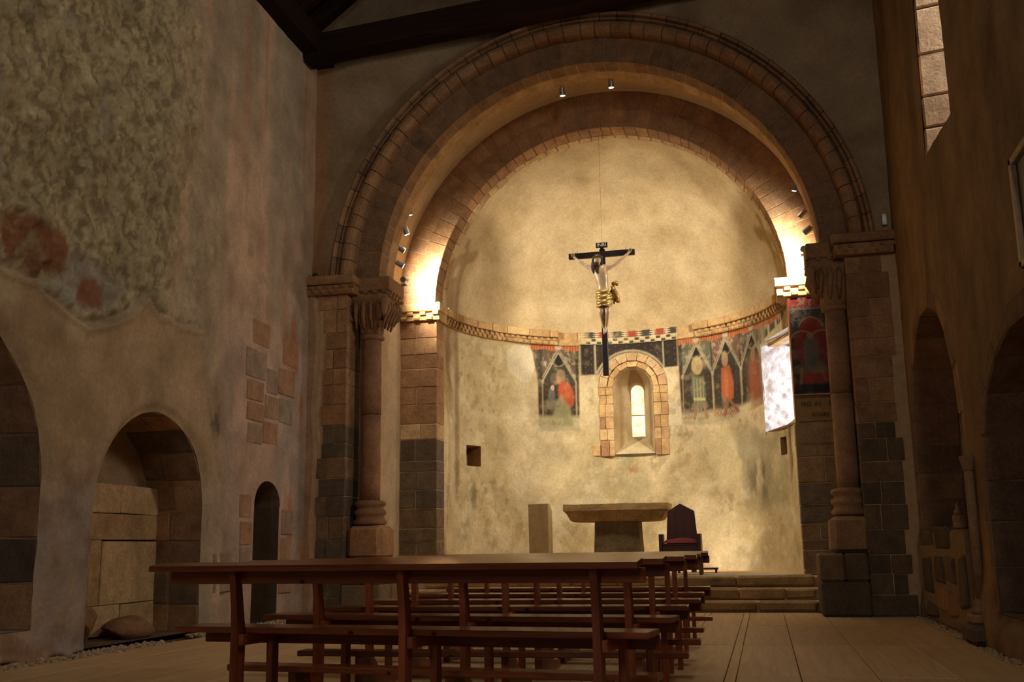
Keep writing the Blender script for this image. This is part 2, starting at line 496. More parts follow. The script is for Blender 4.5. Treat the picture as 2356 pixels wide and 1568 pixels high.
# ================================================================= LEFT WALL
def XL(y): return -7.33 - 0.03 * (y - 9)
smooth_edge = [(3, 3.3), (8.0, 3.85), (8.7, 3.80), (9.05, 3.86), (9.3, 3.72), (9.7, 3.66), (10.0, 3.55), (10.35, 3.68), (10.9, 3.9), (11.2, 4.16), (11.5, 3.98), (12.0, 4.0), (12.63, 4.06), (12.8, 3.6), (12.9, 3.2), (13.2, 2.6), (13.4, 2.0), (13.3, 0), (3, 0)]
n1 = arch_sdf(7.68, 1.82, 1.75, 1.75, 0.30, .05, 1)
n2 = arch_sdf(11.70, 1.26, 1.62, 1.18, 0.0, .045, 2)
dd = arch_sdf(14.99, .44, 1.75, .38, 0.0, .012, 3)
def left_masks(u, v):
    d = poly_d(u + .25 * (fb(u, v, 2.3, seed=5) - .5), v + .25 * (fb(u, v, 2.3, seed=6) - .5), smooth_edge)
    return d
def left_disp(u, v):
    d = left_masks(u, v)
    rough = sstep(13.3, 11.4, u + (fb(u, v, 1.1, seed=8) - .5) * 2.0) * sstep(0, .12, d)
    tool = np.abs(fb(u + v * .45, v - u * .35, 10, 7, 3, seed=9) - .5) * 2
    pit = sstep(.45, .75, fb(u - v * .3, v + u * .2, 7.5, 5.5, seed=10))
    r = rough * (.085 * (1 - tool) + .055 * pit) 
    r += .05 * (fb(u, v, .8, seed=11) - .5) + .012 * (fb(u, v, 5, seed=12) - .5)
    r += .085 * sstep(.03, -.03, d) + .05 * np.exp(-((d + .03) / .045) ** 2)
    # raw masonry around the near pier, up to the springing
    pier = sstep(10.9, 10.3, u) * sstep(3.0, 2.2, v)
    r += pier * (.09 * (fb(u, v, 3.1, seed=13, o=5) - .5) - .03)
    e = np.minimum(np.abs(n1(u, v)), np.abs(n2(u, v)))
    r += sstep(.22, 0, e) * .08 * (fb(u, v, 6, seed=14) - .45)
    e2 = np.minimum(e, np.abs(dd(u, v)))
    return .02 + (r - .02) * sstep(.0, .14, e2) * (1 - .88 * sstep(13.7, 14.0, u) * sstep(5.4, 4.9, v))
def left_col(u, v):
    base = np.tile(rgb(172, 154, 130), (len(u), 1))
    base = mix(base, rgb(196, 166, 138), sstep(.4, .7, fb(u, v, 1.8, .35, seed=21)))
    base = mix(base, rgb(174, 136, 106), sstep(.52, .78, fb(u, v, 3.2, .25, seed=22)) * sstep(12.4, 13.5, u) * .8)
    d = left_masks(u, v)
    rough = sstep(13.2, 11.2, u + (fb(u, v, 1.1, seed=8) - .5) * 2.0) * sstep(0, .12, d)
    rc = mix(np.tile(rgb(180, 166, 130), (len(u), 1)), rgb(124, 106, 80), sstep(.42, .64, fb(u + v * .5, v - u * .4, 11, 8.0, seed=23, o=5)) * .75)
    rc = mix(rc, rgb(206, 194, 152), sstep(.56, .68, fb(u - v * .3, v + u * .2, 13, 9, seed=123, o=4)) * .6)
    rc = mix(rc, rgb(168, 160, 146), sstep(.55, .7, fb(u, v, .9, seed=24)) * .8)
    base = mix(base, rc, rough)
    # worn dark band on the edge of the tooled area
    base = mix(base, rgb(126, 100, 78), sstep(.5, .72, fb(u, v, 1.3, seed=25)) * .6 * sstep(10, 12, u) * sstep(7.5, 5, v))
    red = sstep(.95, .3, np.hypot((u - 9.0) / .8, (v - 4.28) / .42) + (fb(u, v, 2.2, seed=26) - .5) * 1.2) + \
        .8 * sstep(.95, .3, np.hypot((u - 10.1) / .5, (v - 3.95) / .32) + (fb(u, v, 2.2, seed=27) - .5) * 1.1)
    base = mix(base, rgb(140, 88, 60), np.clip(red * 1.8, 0, 1) * sstep(.25, .55, fb(u, v, 5, seed=36)) * sstep(-.02, .08, d) * .9)
    sm = mix(np.tile(rgb(172, 148, 112), (len(u), 1)), rgb(186, 158, 128), fb(u, v, .9, seed=28))
    sm = mix(sm, rgb(196, 180, 140), sstep(.62, .72, fb(u, v, 1.6, seed=29)) * .7)
    base = mix(base, sm, sstep(.04, -.04, d) * sstep(1.6, 2.4, v + .5 * (fb(u, v, 1.5, seed=30) - .5)) )
    pier = sstep(10.9, 10.5, u) * sstep(2.5, 1.5, v + .6 * (fb(u, v, 1.8, seed=37) - .5)) * .85
    pc = mix(np.tile(rgb(164, 148, 138), (len(u), 1)), rgb(146, 112, 88), sstep(.45, .62, fb(u, v, 2.0, seed=31)))
    pc = mix(pc, rgb(178, 154, 126), sstep(.5, .68, fb(u, v, 5.4, seed=32, o=5)) * .7)
    base = mix(base, pc, pier)
    # pinkish lower strip between the arch and the pier, with washed-out stone ghosts
    k = sstep(13.2, 13.6, u) * sstep(4.6, 4.0, v)
    lc = mix(np.tile(rgb(186, 158, 138), (len(u), 1)), rgb(168, 148, 132), sstep(.4, .6, fb(u, v, 2.5, .5, seed=33)))
    base = mix(base, lc, k * .9)
    base = mix(base, rgb(104, 90, 76), sstep(.3, .05, np.hypot((u - 13.15) / .8, (v - 2.95) / .9) + (fb(u, v, 2.4, seed=34) - .5)) * .9)
    base = mix(base, rgb(176, 112, 72), sstep(.58, .72, fb(u, v, 2.8, .8, seed=35)) * sstep(14.2, 15, u) * sstep(5.5, 4.5, v) * .8)
    return base
def left_pos(u, v, d): return np.stack([XL(u) + d, u, v], 1)
wall_left = grid('wall_left', 4.0, 16.75, 0, 11.2, .034, left_pos, M_PLASTER, (n1, n2, dd), left_disp, left_col, kind='structure')
# exposed ashlars in the plaster near the corner and by the niche
M_GHOST = mat_stone('washed_stone', [G(172, 140, 112), G(164, 134, 110), G(158, 140, 124), G(176, 128, 92)], .5)
M_GHOST2 = mat_stone('washed_grey_stone', [G(164, 144, 124), G(156, 138, 118)], .5)
M_GHOST3 = mat_stone('washed_orange_stone', [G(178, 140, 108), G(170, 132, 102)], .5)
for (u0, u1, v0, v1, mm) in [(14.10, 14.82, 3.66, 4.12, M_GHOST2), (14.16, 14.74, 3.32, 3.64, M_GHOST3), (14.18, 14.8, 3.0, 3.30, M_GHOST3), (14.22, 14.74, 2.66, 2.98, M_GHOST),
                             (14.84, 15.25, 3.5, 3.9, M_GHOST), (15.27, 15.95, 3.55, 4.0, M_GHOST3), (14.8, 15.3, 3.1, 3.48, M_GHOST), (15.32, 15.9, 3.08, 3.5, M_GHOST2), (14.76, 15.3, 2.7, 3.06, M_GHOST3),
                             (15.4, 16.0, 4.05, 4.5, M_GHOST), (14.3, 14.9, 4.2, 4.6, M_GHOST3), (15.55, 16.0, 1.3, 1.72, M_GHOST), (15.52, 15.9, .85, 1.27, M_GHOST3), (14.1, 14.48, 1.15, 1.5, M_GHOST3), (14.12, 14.46, .8, 1.12, M_GHOST),
                             (13.2, 13.95, .5, 1.05, M_GHOST2), (15.5, 15.95, .4, .8, M_GHOST), (14.05, 14.45, 1.55, 1.9, M_GHOST)]:
    def fn(P):
        uu, vv = P[:, 0], P[:, 2]; Q = P.copy(); Q[:, 0] = XL(uu) + left_disp(uu, vv) + P[:, 1]; Q[:, 1] = uu; return Q
    stone('stone', u0, u1, -.12, .016, v0, v1, mm, wall_left, fn=fn, jit=.010, ch=.012)

def jamb_stones(cu, hw, sp, rz, z0, X0, depth, sgn, mats, nd=2, hts=.42, side='both', nv=9, th=.22, wob=0.0):
    """stones lining an arched recess in a wall lying in the YZ plane; sgn = direction of depth in X"""
    par = wall_left if sgn < 0 else wall_right
    def place(fn2, t0, t1, dp0, dp1, mm):
        def fn(P):
            # P: x = along outline t, y = outward thickness, z = depth
            Q = np.zeros_like(P)
            for i, (t, o, dp) in enumerate(P):
                y, z = fn2(t, o); Q[i] = (X0(y) + sgn * dp, y, z)
            return Q
        stone('stone', t0, t1, 0.0, th, dp0, dp1, mm, par, fn=fn, ch=.01, jit=.012)
    sd0 = lambda p, t: p
    prof = [(cu - hw - .012, z0), (cu - hw - .012, sp)] + [(cu - math.cos(t) * (hw + .012), sp + math.sin(t) * (rz + .012)) for t in np.linspace(.05, math.pi - .05, 24)] + [(cu + hw + .012, sp), (cu + hw + .012, z0)]
    strip('jamb_mortar', [(X0(y) - sgn * .018, y, z) for y, z in prof], [sd0, lambda p, t: p + np.array([sgn * (depth + .1), 0, 0])], M_PLASTER, par, cols=rgb(150, 124, 92))
    dps = [(.0, depth * .52), (depth * .52, depth)] if nd == 2 else [(0, depth)]
    for s in ((-1, 1) if side == 'both' else ((1,) if side == 'far' else (-1,))):
        z = z0; k = 0
        while z < sp - .1:
            h = min(hts * rng.uniform(.8, 1.2), sp - z)
            if sp - z - h < .15: h = sp - z
            f2 = (lambda s: (lambda t, o: (cu + s * (hw + o), t)))(s)
            a = rng.uniform(-.1, .1)
            for (d0, d1) in dps:
                e0 = d0 if d0 == 0 else d0 + a; e1 = d1 if d1 == depth else d1 + a
                place(f2, z, z + h, e0 - .02 if e0 == 0 else e0, e1, mats[k % len(mats)])
            z += h; k += 1
    for k in range(nv):
        a0 = math.pi * k / nv; a1 = math.pi * (k + 1) / nv
        f2 = lambda t, o: (cu - math.cos(t) * (hw + o), sp + math.sin(t) * (rz + o))
        a = rng.uniform(-.1, .1)
        for (d0, d1) in dps:
            e0 = d0 if d0 == 0 else d0 + a; e1 = d1 if d1 == depth else d1 + a
            def fn(P, f2=f2):
                Q = np.zeros_like(P)
                for i, (t, o, dp) in enumerate(P):
                    y, z = f2(t, o); Q[i] = (X0(y) + sgn * dp, y, z)
                return Q
            g = .006
            stone('voussoir', a0, a1, 0.0, th, e0 - .02 if e0 == 0 else e0, e1, mats[(k + 1) % len(mats)], par, fn=fn, ch=.008, jit=.008, gap=.006)

jamb_stones(7.68, 1.82, 1.75, 1.75, 0.30, XL, .95, -1, [M_ARCH, M_STONE_D, M_ARCH], nd=2, side='far', nv=10)
jamb_stones(11.70, 1.26, 1.62, 1.18, 0.0, XL, .85, -1, [M_ARCH, M_STONE_D, M_ARCH_D], nd=2, nv=9)
def flat(name, u0, u1, v0, v1, X, par, c, dsp=.02, hole=(), step=.05, m=None, fn=None, **kw):
    return grid(name, u0, u1, v0, v1, step, fn or (lambda u, v, d: np.stack([X + d, u, v], 1)), m or M_PLASTER_S, hole,
                lambda u, v: dsp * (fb(u, v, 2, seed=41) - .5), lambda u, v: mix(np.tile(c, (len(u), 1)), c * .75, fb(u, v, 1.2, seed=42)), parent=par, **kw)
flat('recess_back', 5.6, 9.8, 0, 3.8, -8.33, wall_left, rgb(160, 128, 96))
mk('ledge', [(-8.3, 5.6, .30), (-7.36, 5.6, .30), (-7.36, 9.5, .30), (-8.3, 9.5, .30)], [[0, 1, 2, 3]], M_PLASTER, wall_left, cols=np.tile(rgb(150, 130, 106), (4, 1)))
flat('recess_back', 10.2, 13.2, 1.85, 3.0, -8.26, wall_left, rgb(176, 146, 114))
# pale block panel closing the back of the niche
for (z0, z1, cuts) in [(0.04, .42, (10.35, 11.2, 12.2, 13.05)), (.42, 1.22, (10.35, 11.75, 13.05)), (1.22, 1.56, (10.35, 11.5, 13.05)), (1.56, 1.93, (10.35, 11.1, 12.1, 13.05))]:
    for a, b in zip(cuts[:-1], cuts[1:]):
        stone('panel_block', a, b, 0, .2, z0, z1, M_STONE_L, wall_left, fn=lambda P: np.stack([-8.30 + P[:, 1], P[:, 0], P[:, 2]], 1), ch=.01, gap=.004)
mk('niche_floor', [(-8.4, 10.3, .03), (-7.38, 10.3, .03), (-7.45, 13.1, .03), (-8.4, 13.1, .03)], [[0, 1, 2, 3]], M_PLASTER, wall_left, cols=np.tile(rgb(110, 92, 72), (4, 1)))
mk('wall_core', [(-9.0, -7, -.1), (-9.0, 17.2, -.1), (-9.0, 17.2, 12), (-9.0, -7, 12)], [[0, 1, 2, 3]], M_MORTAR, wall_left)
mk('wall_core', [(-8.34, 10.2, 0), (-8.34, 13.2, 0), (-8.34, 13.2, 3.1), (-8.34, 10.2, 3.1)], [[0, 1, 2, 3]], M_MORTAR, wall_left)
# narrow doorway in the left wall
for s, (ya) in ((1, 15.43), (-1, 14.55)):
    strip('door_jamb', [(XL(ya) + .03, ya, z) for z in np.linspace(0, 1.78, 5)], [lambda p, t: p, lambda p, t: p + np.array([-.75, 0, 0])], M_PLASTER, wall_left, cols=rgb(96, 78, 60))
strip('door_head', [(XL(15) + .03, 14.99 - math.cos(a) * .44, 1.75 + math.sin(a) * .38) for a in np.linspace(0, math.pi, 11)], [lambda p, t: p, lambda p, t: p + np.array([-.75, 0, 0])], M_PLASTER, wall_left, cols=rgb(120, 98, 76))
door = empty('door_1', (XL(15) - .7, 14.99, 0), kind='structure')
for k in range(3):
    MB().box(-.04, .0, -.44 + k * .2933, -.44 + (k + 1) * .2933 - .01, 0, 2.12, .01).build('plank', M_DARKW, door)
MB().tube([(.02, .3, .95), (.06, .3, .95), (.06, .3, 1.1), (.02, .3, 1.1)], .012, 6).build('handle', M_BLACK, door)

# ================================================================= CHANCEL ARCH WALL (front)
CX, CZ = -2.6, 5.60
def fr_hole(u, v):
    r = np.hypot(u - CX, v - CZ) - 4.30
    lower = np.maximum(np.abs(u - CX) - 4.30, v - CZ)
    return np.where(v > CZ, r, lower)
def fr_col(u, v):
    b = np.tile(rgb(168, 148, 118), (len(u), 1))
    b = mix(b, rgb(148, 126, 98), sstep(.4, .65, fb(u, v, 1.0, seed=51)))
    b = mix(b, rgb(176, 134, 96), sstep(-7.15, -7.4, u) * .8)
    return b
wall_front = grid('wall_front', -7.7, 3.0, 0, 13.4, .07, lambda u, v, d: np.stack([u, 16.62 - d, v], 1), M_PLASTER_S, (fr_hole,),
                  lambda u, v: .06 * (fb(u, v, .9, seed=52) - .5) + .02 * (fb(u, v, 3, seed=53) - .5), fr_col, kind='structure')

def ring(name, r0, r1, y0, y1, n, m, par, prof=None, cx=CX, cz=CZ, a0=0.0, a1=math.pi, jit=.006, gap=.004, cut=None, stag=0.0, ch=.012):
    """voussoirs around an arch; each one its own block"""
    ed = np.linspace(a0, a1, n + 1) + rng.uniform(-.15, .15, n + 1) * (a1 - a0) / n
    ed[0] = a0; ed[-1] = a1
    for k in range(n):
        A, B = ed[k] + gap / r0, ed[k + 1] - gap / r0
        if prof is None:
            def fn(P):
                Q = np.zeros_like(P); Q[:, 0] = cx - np.cos(P[:, 0]) * P[:, 2]; Q[:, 2] = cz + np.sin(P[:, 0]) * P[:, 2]; Q[:, 1] = P[:, 1]; return Q
            # angular extents are small numbers, so scale chamfer by hand
            hx = (B - A) / 2; hy = (y1 - y0) / 2; hz = (r1 - r0) / 2; rm = (r0 + r1) / 2
            V, F = chbox((min(.4, ch / (hx * rm)), min(.4, ch / hy), min(.4, ch / hz)))
            P = V * np.array([hx, hy, hz]) + np.array([(A + B) / 2, (y0 + y1) / 2, (r0 + r1) / 2])
            P[:, 1] += rng.uniform(-jit, jit); P[:, 2] += rng.uniform(-jit, jit) * .6
            mk(name, fn(P), F, m if not isinstance(m, list) else m[int(rng.integers(len(m)))], par)
        else:
            npf = len(prof); V = []; F = []; ns = 2
            off = rng.uniform(-jit, jit)
            for s in range(ns + 1):
                a = A + (B - A) * s / ns
                for (r, y) in prof: V.append((cx - math.cos(a) * (r + off * .4), y + off, cz + math.sin(a) * (r + off * .4)))
            for s in range(ns):
                for i in range(npf):
                    j = (i + 1) % npf; F.append([s * npf + i, s * npf + j, (s + 1) * npf + j, (s + 1) * npf + i])
            F.append(list(range(npf))[::-1]); F.append([ns * npf + i for i in range(npf)])
            mk(name, V, F, m if not isinstance(m, list) else m[int(rng.integers(len(m)))], par)

aS = math.asin((5.75 - CZ) / 3.75)
# inner order: flat face voussoirs, two stones deep
ring('voussoir', 3.75, 4.20, 16.74, 17.10, 47, [M_ARCH_D], wall_front, a0=aS, a1=math.pi - aS, jit=.005, ch=.006)
ring('voussoir', 3.75, 4.20, 17.12, 17.46, 43, M_STONE_L, wall_front, a0=aS, a1=math.pi - aS, ch=.006, jit=.003)
# roll moulding order
rp = [(4.19, 16.9)] + [(4.31 + .125 * math.cos(t), 16.56 - .125 * math.sin(t)) for t in np.linspace(math.radians(200), math.radians(-20), 9)] + [(4.43, 16.9)]
rp = [(4.19, 16.9), (4.185, 16.62), (4.20, 16.53), (4.24, 16.47), (4.30, 16.45), (4.36, 16.47), (4.40, 16.53), (4.41, 16.60), (4.41, 16.9)]
aR = math.asin((5.78 - CZ) / 4.3)
ring('roll_moulding', 0, 0, 0, 0, 46, [M_ARCH, M_ARCH, M_STONE_D], wall_front, prof=rp, a0=aR, a1=math.pi - aR, gap=.02, jit=.012) if False else None
def ring_prof(name, prof, n, m, a0, a1, jit=.01, cx=CX, cz=CZ, par=None, gap=.006, rm=4.3):
    ed = np.linspace(a0, a1, n + 1) + rng.uniform(-.12, .12, n + 1) * (a1 - a0) / n; ed[0] = a0; ed[-1] = a1
    for k in range(n):
        A, B = ed[k] + gap / rm, ed[k + 1] - gap / rm
        npf = len(prof); V = []; F = []; ns = 2; off = rng.uniform(-jit, jit)
        for s in range(ns + 1):
            a = A + (B - A) * s / ns
            for (r, y) in prof: V.append((cx - math.cos(a) * (r + off * .4), y + off, cz + math.sin(a) * (r + off * .4)))
        for s in range(ns):
            for i in range(npf):
                j = (i + 1) % npf; F.append([s * npf + j, s * npf + i, (s + 1) * npf + i, (s + 1) * npf + j])
        F.append(list(range(npf))); F.append([ns * npf + i for i in range(npf)][::-1])
        mk(name, V, F, m[int(rng.integers(len(m)))], par)
ring_prof('roll_moulding', rp, 46, [M_ARCH], aR, math.pi - aR, .010, par=wall_front)
hp = [(4.41, 16.9), (4.41, 16.56), (4.43, 16.50), (4.455, 16.50), (4.465, 16.54), (4.48, 16.54), (4.49, 16.45), (4.53, 16.43), (4.56, 16.47), (4.56, 16.9)]
ring_prof('hood_stone', hp, 44, [M_ARCH, M_ARCH_D], aR, math.pi - aR, .006, par=wall_front, rm=4.5)

CR = [0.0, .30, .60, .88, 1.24, 1.61, 1.95, 2.25, 2.60, 2.84, 3.15, 3.51, 3.85, 4.13, 4.47, 4.76, 5.17, 5.44]
def pier(x0, x1, y0, y1, courses, lowz, par, warm=M_STONE, dark=M_STONE_D, ragged=0, nsplit=(1, 2), pale=0.05):
    for k in range(len(courses) - 1):
        z0, z1 = courses[k], courses[k + 1]
        mm = dark if z1 <= lowz else warm
        if rng.random() < pale: mm = M_STONE_L
        a, b = x0, x1
        if ragged > 0: a = x0 + rng.uniform(0, ragged)
        if ragged < 0: b = x1 + rng.uniform(ragged, 0)
        n = nsplit[k % len(nsplit)]
        cuts = [a] + sorted(a + (b - a) * (i + 1) / n + rng.uniform(-.08, .08) for i in range(n - 1)) + [b]
        for i in range(n):
            m2 = mm
            if z1 <= lowz: m2 = mm
            stone('ashlar_block', cuts[i], cuts[i + 1], y0 + rng.uniform(-.006, .006), y1, z0, z1, m2, par, ch=.008, jit=.004, gap=.006)
# outer piers of the chancel arch
MB().box(-7.6, -6.838, 16.516, 17.14, 0, 5.45, .01).build('mortar_core', M_MORTAR, wall_front)
MB().box(1.488, 2.3, 16.516, 17.14, 0, 5.45, .01).build('mortar_core', M_MORTAR, wall_front)
pier(-7.38, -6.82, 16.495, 17.15, CR, 3.15, wall_front, ragged=.18, nsplit=(2, 2, 1, 2))
pier(1.47, 2.14, 16.5, 17.15, CR, 2.9, wall_front, ragged=-.14, nsplit=(1, 2, 2), warm=M_ARCH, dark=M_STONE_D, pale=0)
# plaster strip at the outer corners
strip('corner_plaster', [(-7.62, 16.46, z) for z in np.linspace(0, 5.45, 9)], [lambda p, t: p, lambda p, t: p + np.array([.2 + .04 * math.sin(t * 17), .0, 0]), lambda p, t: p + np.array([.26 + .04 * math.sin(t * 17), .045, 0])], M_PLASTER, wall_front, cols=rgb(170, 138, 108))

# imposts: chamfered slab with a row of billets below
def impost(x0, x1, y0, y1, z0, z1, m, par, nb, faces='f', gapz=.14):
    zc = z0 + (z1 - z0) * .52
    stone('impost', x0, x1, y0, y1, zc, z1, m, par, ch=.02, jit=.012, gap=.0)
    stone('impost', x0 + .03, x1 - .03, y0 + .05, y1, z0, zc, m, par, ch=.01, jit=.004, gap=.0)
    w = (x1 - x0) / nb
    for k in range(nb):
        for r in (0, 1):
            if (k + r) % 2: continue
            xa = x0 + k * w
            zz = z0 + (zc - z0) * (.30 + .45 * r)
            MB().tube([(xa + .01, y0 + .055, zz), (xa + w - .01, y0 + .055, zz)], .035, 8).build('billet', m, par)
impost(-7.60, -6.67, 16.36, 16.75, 5.44, 5.77, M_STONE, wall_front, 12)
impost(1.29, 2.24, 16.34, 16.75, 5.46, 5.80, M_ARCH, wall_front, 12)

# ---- engaged columns with carved capitals
def engaged_column(cx, sx, label, m1, m2):
    # sx = +1: opening lies to +x (left column); -1 mirror
    t = empty('engaged_column', (cx, 16.93, 0), label=label, cat='column', group=None)
    def X(x): return x * sx
    r = .168
    # plinth
    xa, xb = (-.29, .40) if sx > 0 else (-.54, .16)
    MB().box(xa, xb, -.56, -.02, 0, .50, .03).build('plinth_stone', M_STONE_D, t)
    MB().box(xa, xb, -.01, .52, 0, .50, .03).build('plinth_stone', M_STONE_D, t)
    MB().box(xa, xa + .36, -.55, .52, .505, .905, .03).build('plinth_stone', M_STONE_D, t)
    MB().box(xa + .365, xb, -.555, .52, .505, .905, .03).build('plinth_stone', m2 if sx > 0 else M_STONE_D, t)
    V = []; 
    V, F = chbox((.28, .28, .22)); V = V * np.array([.31, .36, .275]) + np.array([.02 * sx, 0, 1.18])
    V[:, 0] *= 1 + .10 * (1.45 - V[:, 2]) ; mk('base_block', V, F, m2, t)
    MB().lathe([(.25, 1.47), (.285, 1.49), (.285, 1.54), (.255, 1.56), (.235, 1.60), (.25, 1.63), (.28, 1.66), (.275, 1.71), (.235, 1.73), (.225, 1.77), (.27, 1.80), (.275, 1.85), (.235, 1.875), (.17, 1.89)], 0, 0, 24).build('base_moulding', m1, t, smooth=True)
    for i, (z0, z1) in enumerate([(1.885, 3.35), (3.36, 4.68)]):
        MB().lathe([(r + .002, z0), (r + .002, z0 + .3), (r, (z0 + z1) / 2), (r - .004, z1)], 0, 0, 28).build('shaft_drum', m1, t, smooth=True)
    # capital: necking ring, square-topped bell with leaf lobes and volutes
    MB().lathe([(.17, 4.67), (.215, 4.69), (.215, 4.74), (.175, 4.76)], 0, 0, 24).build('necking_ring', m1, t, smooth=True)
    V = []; F = []; ns = 32; rowz = np.linspace(4.75, 5.42, 12)
    for i, z in enumerate(rowz):
        tt = i / 11
        for k in range(ns):
            a = 2 * math.pi * k / ns
            c, s = math.cos(a), math.sin(a)
            rc = .18 + .06 * tt
            sq = (.205 + .17 * tt ** 1.4) / max(abs(c), abs(s))
            w = tt ** .9
            rr = rc * (1 - w) + min(sq, .47) * w
            leaf = abs(math.cos(4 * a + (math.pi / 4 if 3 < i < 8 else 0)))
            rr += .035 * leaf ** 2 * math.sin(min(1, tt * 1.25) * math.pi) + .02 * math.sin(6 * math.pi * tt) * leaf
            V.append((c * rr, s * rr * .84, z))
    for i in range(11):
        for k in range(ns):
            k2 = (k + 1) % ns; F.append([i * ns + k, i * ns + k2, (i + 1) * ns + k2, (i + 1) * ns + k])
    F.append([11 * ns + k for k in range(ns)])
    mk('capital', V, F, m1, t, smooth=True)
    for (vx, vy) in ((-1, -1), (1, -1), (1, 1)):
        MB().tube([(vx * .28, vy * .28, 4.98), (vx * .34, vy * .34, 5.1), (vx * .36, vy * .36, 5.25), (vx * .33, vy * .33, 5.36)], [.04, .055, .07, .045], 8).blob((vx * .345, vy * .345, 5.28), (.085, .085, .085), 2, .25).build('volute', m1, t, smooth=True)
    for k in range(4):   # pendent leaves on the front and side faces
        x = -.21 + .14 * k
        MB().tube([(x, -.21, 4.86), (x, -.27, 5.05), (x + .02, -.31, 5.2), (x, -.29, 5.32)], [.02, .035, .045, .03], 8).build('carved_leaf', m1, t, smooth=True)
        MB().tube([(sx * .26, x, 4.86), (sx * .32, x, 5.05), (sx * .38, x + .02, 5.2), (sx * .36, x, 5.32)], [.02, .035, .045, .03], 8).build('carved_leaf', m1, t, smooth=True)
    # abacus with billets
    MB().box(-.40, .40, -.24, .54, 5.52, 5.77, .02).build('abacus', m2, t)
    MB().box(-.36, .36, -.20, .50, 5.40, 5.53, .02).build('abacus_lower', m2, t)
    for k in range(9):
        for rw in (0, 1):
            if (k + rw) % 2: continue
            y = -.20 + k * .078; z = 5.44 + rw * .07
            MB().tube([(sx * .375, y, z), (sx * .375, y + .070, z)], .036, 8).build('billet', m2, t)
            if k < 8:
                x = -.34 + k * .085
                MB().tube([(x, -.205, z), (x + .075, -.205, z)], .033, 8).build('billet', m2, t)
    return t
M_SHAFT = mat_stone('shaft_sandstone', [G(158, 118, 84), G(150, 114, 84)])
engaged_column(-6.53, 1, 'brown stone column with carved capital under the arch, left of the bright apse', M_SHAFT, M_STONE)
engaged_column(1.31, -1, 'shadowed stone column with carved capital right of the apse, beside the dark fresco', M_ARCH, M_ARCH)

# ================================================================= CHANCEL walls and barrel vault
wall_chancel = strip('wall_chancel', [(-6.57, 17.10, z) for z in np.linspace(0, 5.7, 12)], [lambda p, t: p, lambda p, t: p + np.array([0, .7, 0]), lambda p, t: p + np.array([0, 1.45, 0])], M_PLASTER_S, cols=rgb(200, 172, 134), kind='structure')
strip('chancel_side', [(1.37, 17.10, z) for z in np.linspace(0, 5.7, 12)], [lambda p, t: p, lambda p, t: p + np.array([0, .7, 0]), lambda p, t: p + np.array([0, 1.45, 0])], M_PLASTER_S, wall_chancel, cols=rgb(190, 160, 120))
vault = strip('ceiling', [(CX - math.cos(a) * 3.99, 17.40, CZ + math.sin(a) * 3.99) for a in np.linspace(-.02, math.pi + .02, 81)],
              [lambda p, t: p, lambda p, t: p + np.array([0, .6, 0]), lambda p, t: p + np.array([0, 1.2, 0])], M_PLASTER_S, cols=rgb(206, 176, 130), kind='structure')

# second (apse) arch and its piers
MB().box(-6.6, -5.848, 18.514, 18.95, 0, 5.4, .01).build('mortar_core', M_MORTAR, wall_chancel)
MB().box(.638, 1.4, 18.514, 18.95, 0, 5.4, .01).build('mortar_core', M_MORTAR, wall_chancel)
CB = [0, .3, .6, .92, 1.2, 1.43, 1.79, 2.13, 2.47, 2.67, 3.07, 3.36, 3.73, 4.06, 4.41, 4.69, 5.0, 5.36]
pier(-6.56, -5.83, 18.5, 18.97, CB, 3.07, wall_chancel, warm=M_STONE, nsplit=(2, 2, 1), pale=.05)
CB2 = [0, .3, .62, .95, 1.12, 1.38, 1.70, 2.07, 2.51, 2.73, 3.12]
pier(.62, 1.36, 18.5, 18.97, CB2, 3.2, wall_chancel, warm=M_STONE, dark=M_STONE_D, nsplit=(1, 2, 1), pale=0)
# solid masonry behind the columns, closing the corners between pier, arch and chancel
for (xa, xb) in ((-7.7, -6.60), (1.40, 3.0)):
    MB().box(xa, xb, 17.10, 17.5, 0, 10.5, .01).build('wall_core', M_MORTAR, wall_front)
MB().box(-6.62, -6.2, 17.35, 17.5, 0, 5.5, .01).build('wall_core', M_MORTAR, wall_front) if False else None

# ================================================================= APSE
YC, RA = 18.90, 3.27
D2R = math.pi / 180
def cyl(a, z, d=0.0):
    """a in degrees from the axis; flat returns beside |a|=90"""
    t = np.clip(a, -90, 90) * D2R
    x = CX + (RA - d) * np.sin(t); y = YC + (RA - d) * np.cos(t)
    return np.stack([x, y, z], 1)
K = RA * D2R                    # units per degree
def apos(u, v, d): return cyl(u / K, v, d)
def cw_hole(u, v):              # central window embrasure
    return arch_sdf(.3 * K - .02, .44, 4.40, .44, 2.98)(u, v)
def rw_hole(u, v):              # side window
    a = u / K
    return np.maximum(np.maximum(57.6 * K - u + .04 * (fb(u, v, 5, seed=61) - .5), u - 86 * K), np.maximum(3.18 + (a - 58) * .003 - v, v - (4.86 + (a - 58) * .004)))
def box_hole(a0, a1, z0, z1):
    return lambda u, v: np.maximum(np.maximum(a0 * K - u, u - a1 * K), np.maximum(z0 - v, v - z1))
h1, h2 = box_hole(-70.5, -62.5, 2.68, 3.09), box_hole(66.5, 71.5, 2.69, 3.02)

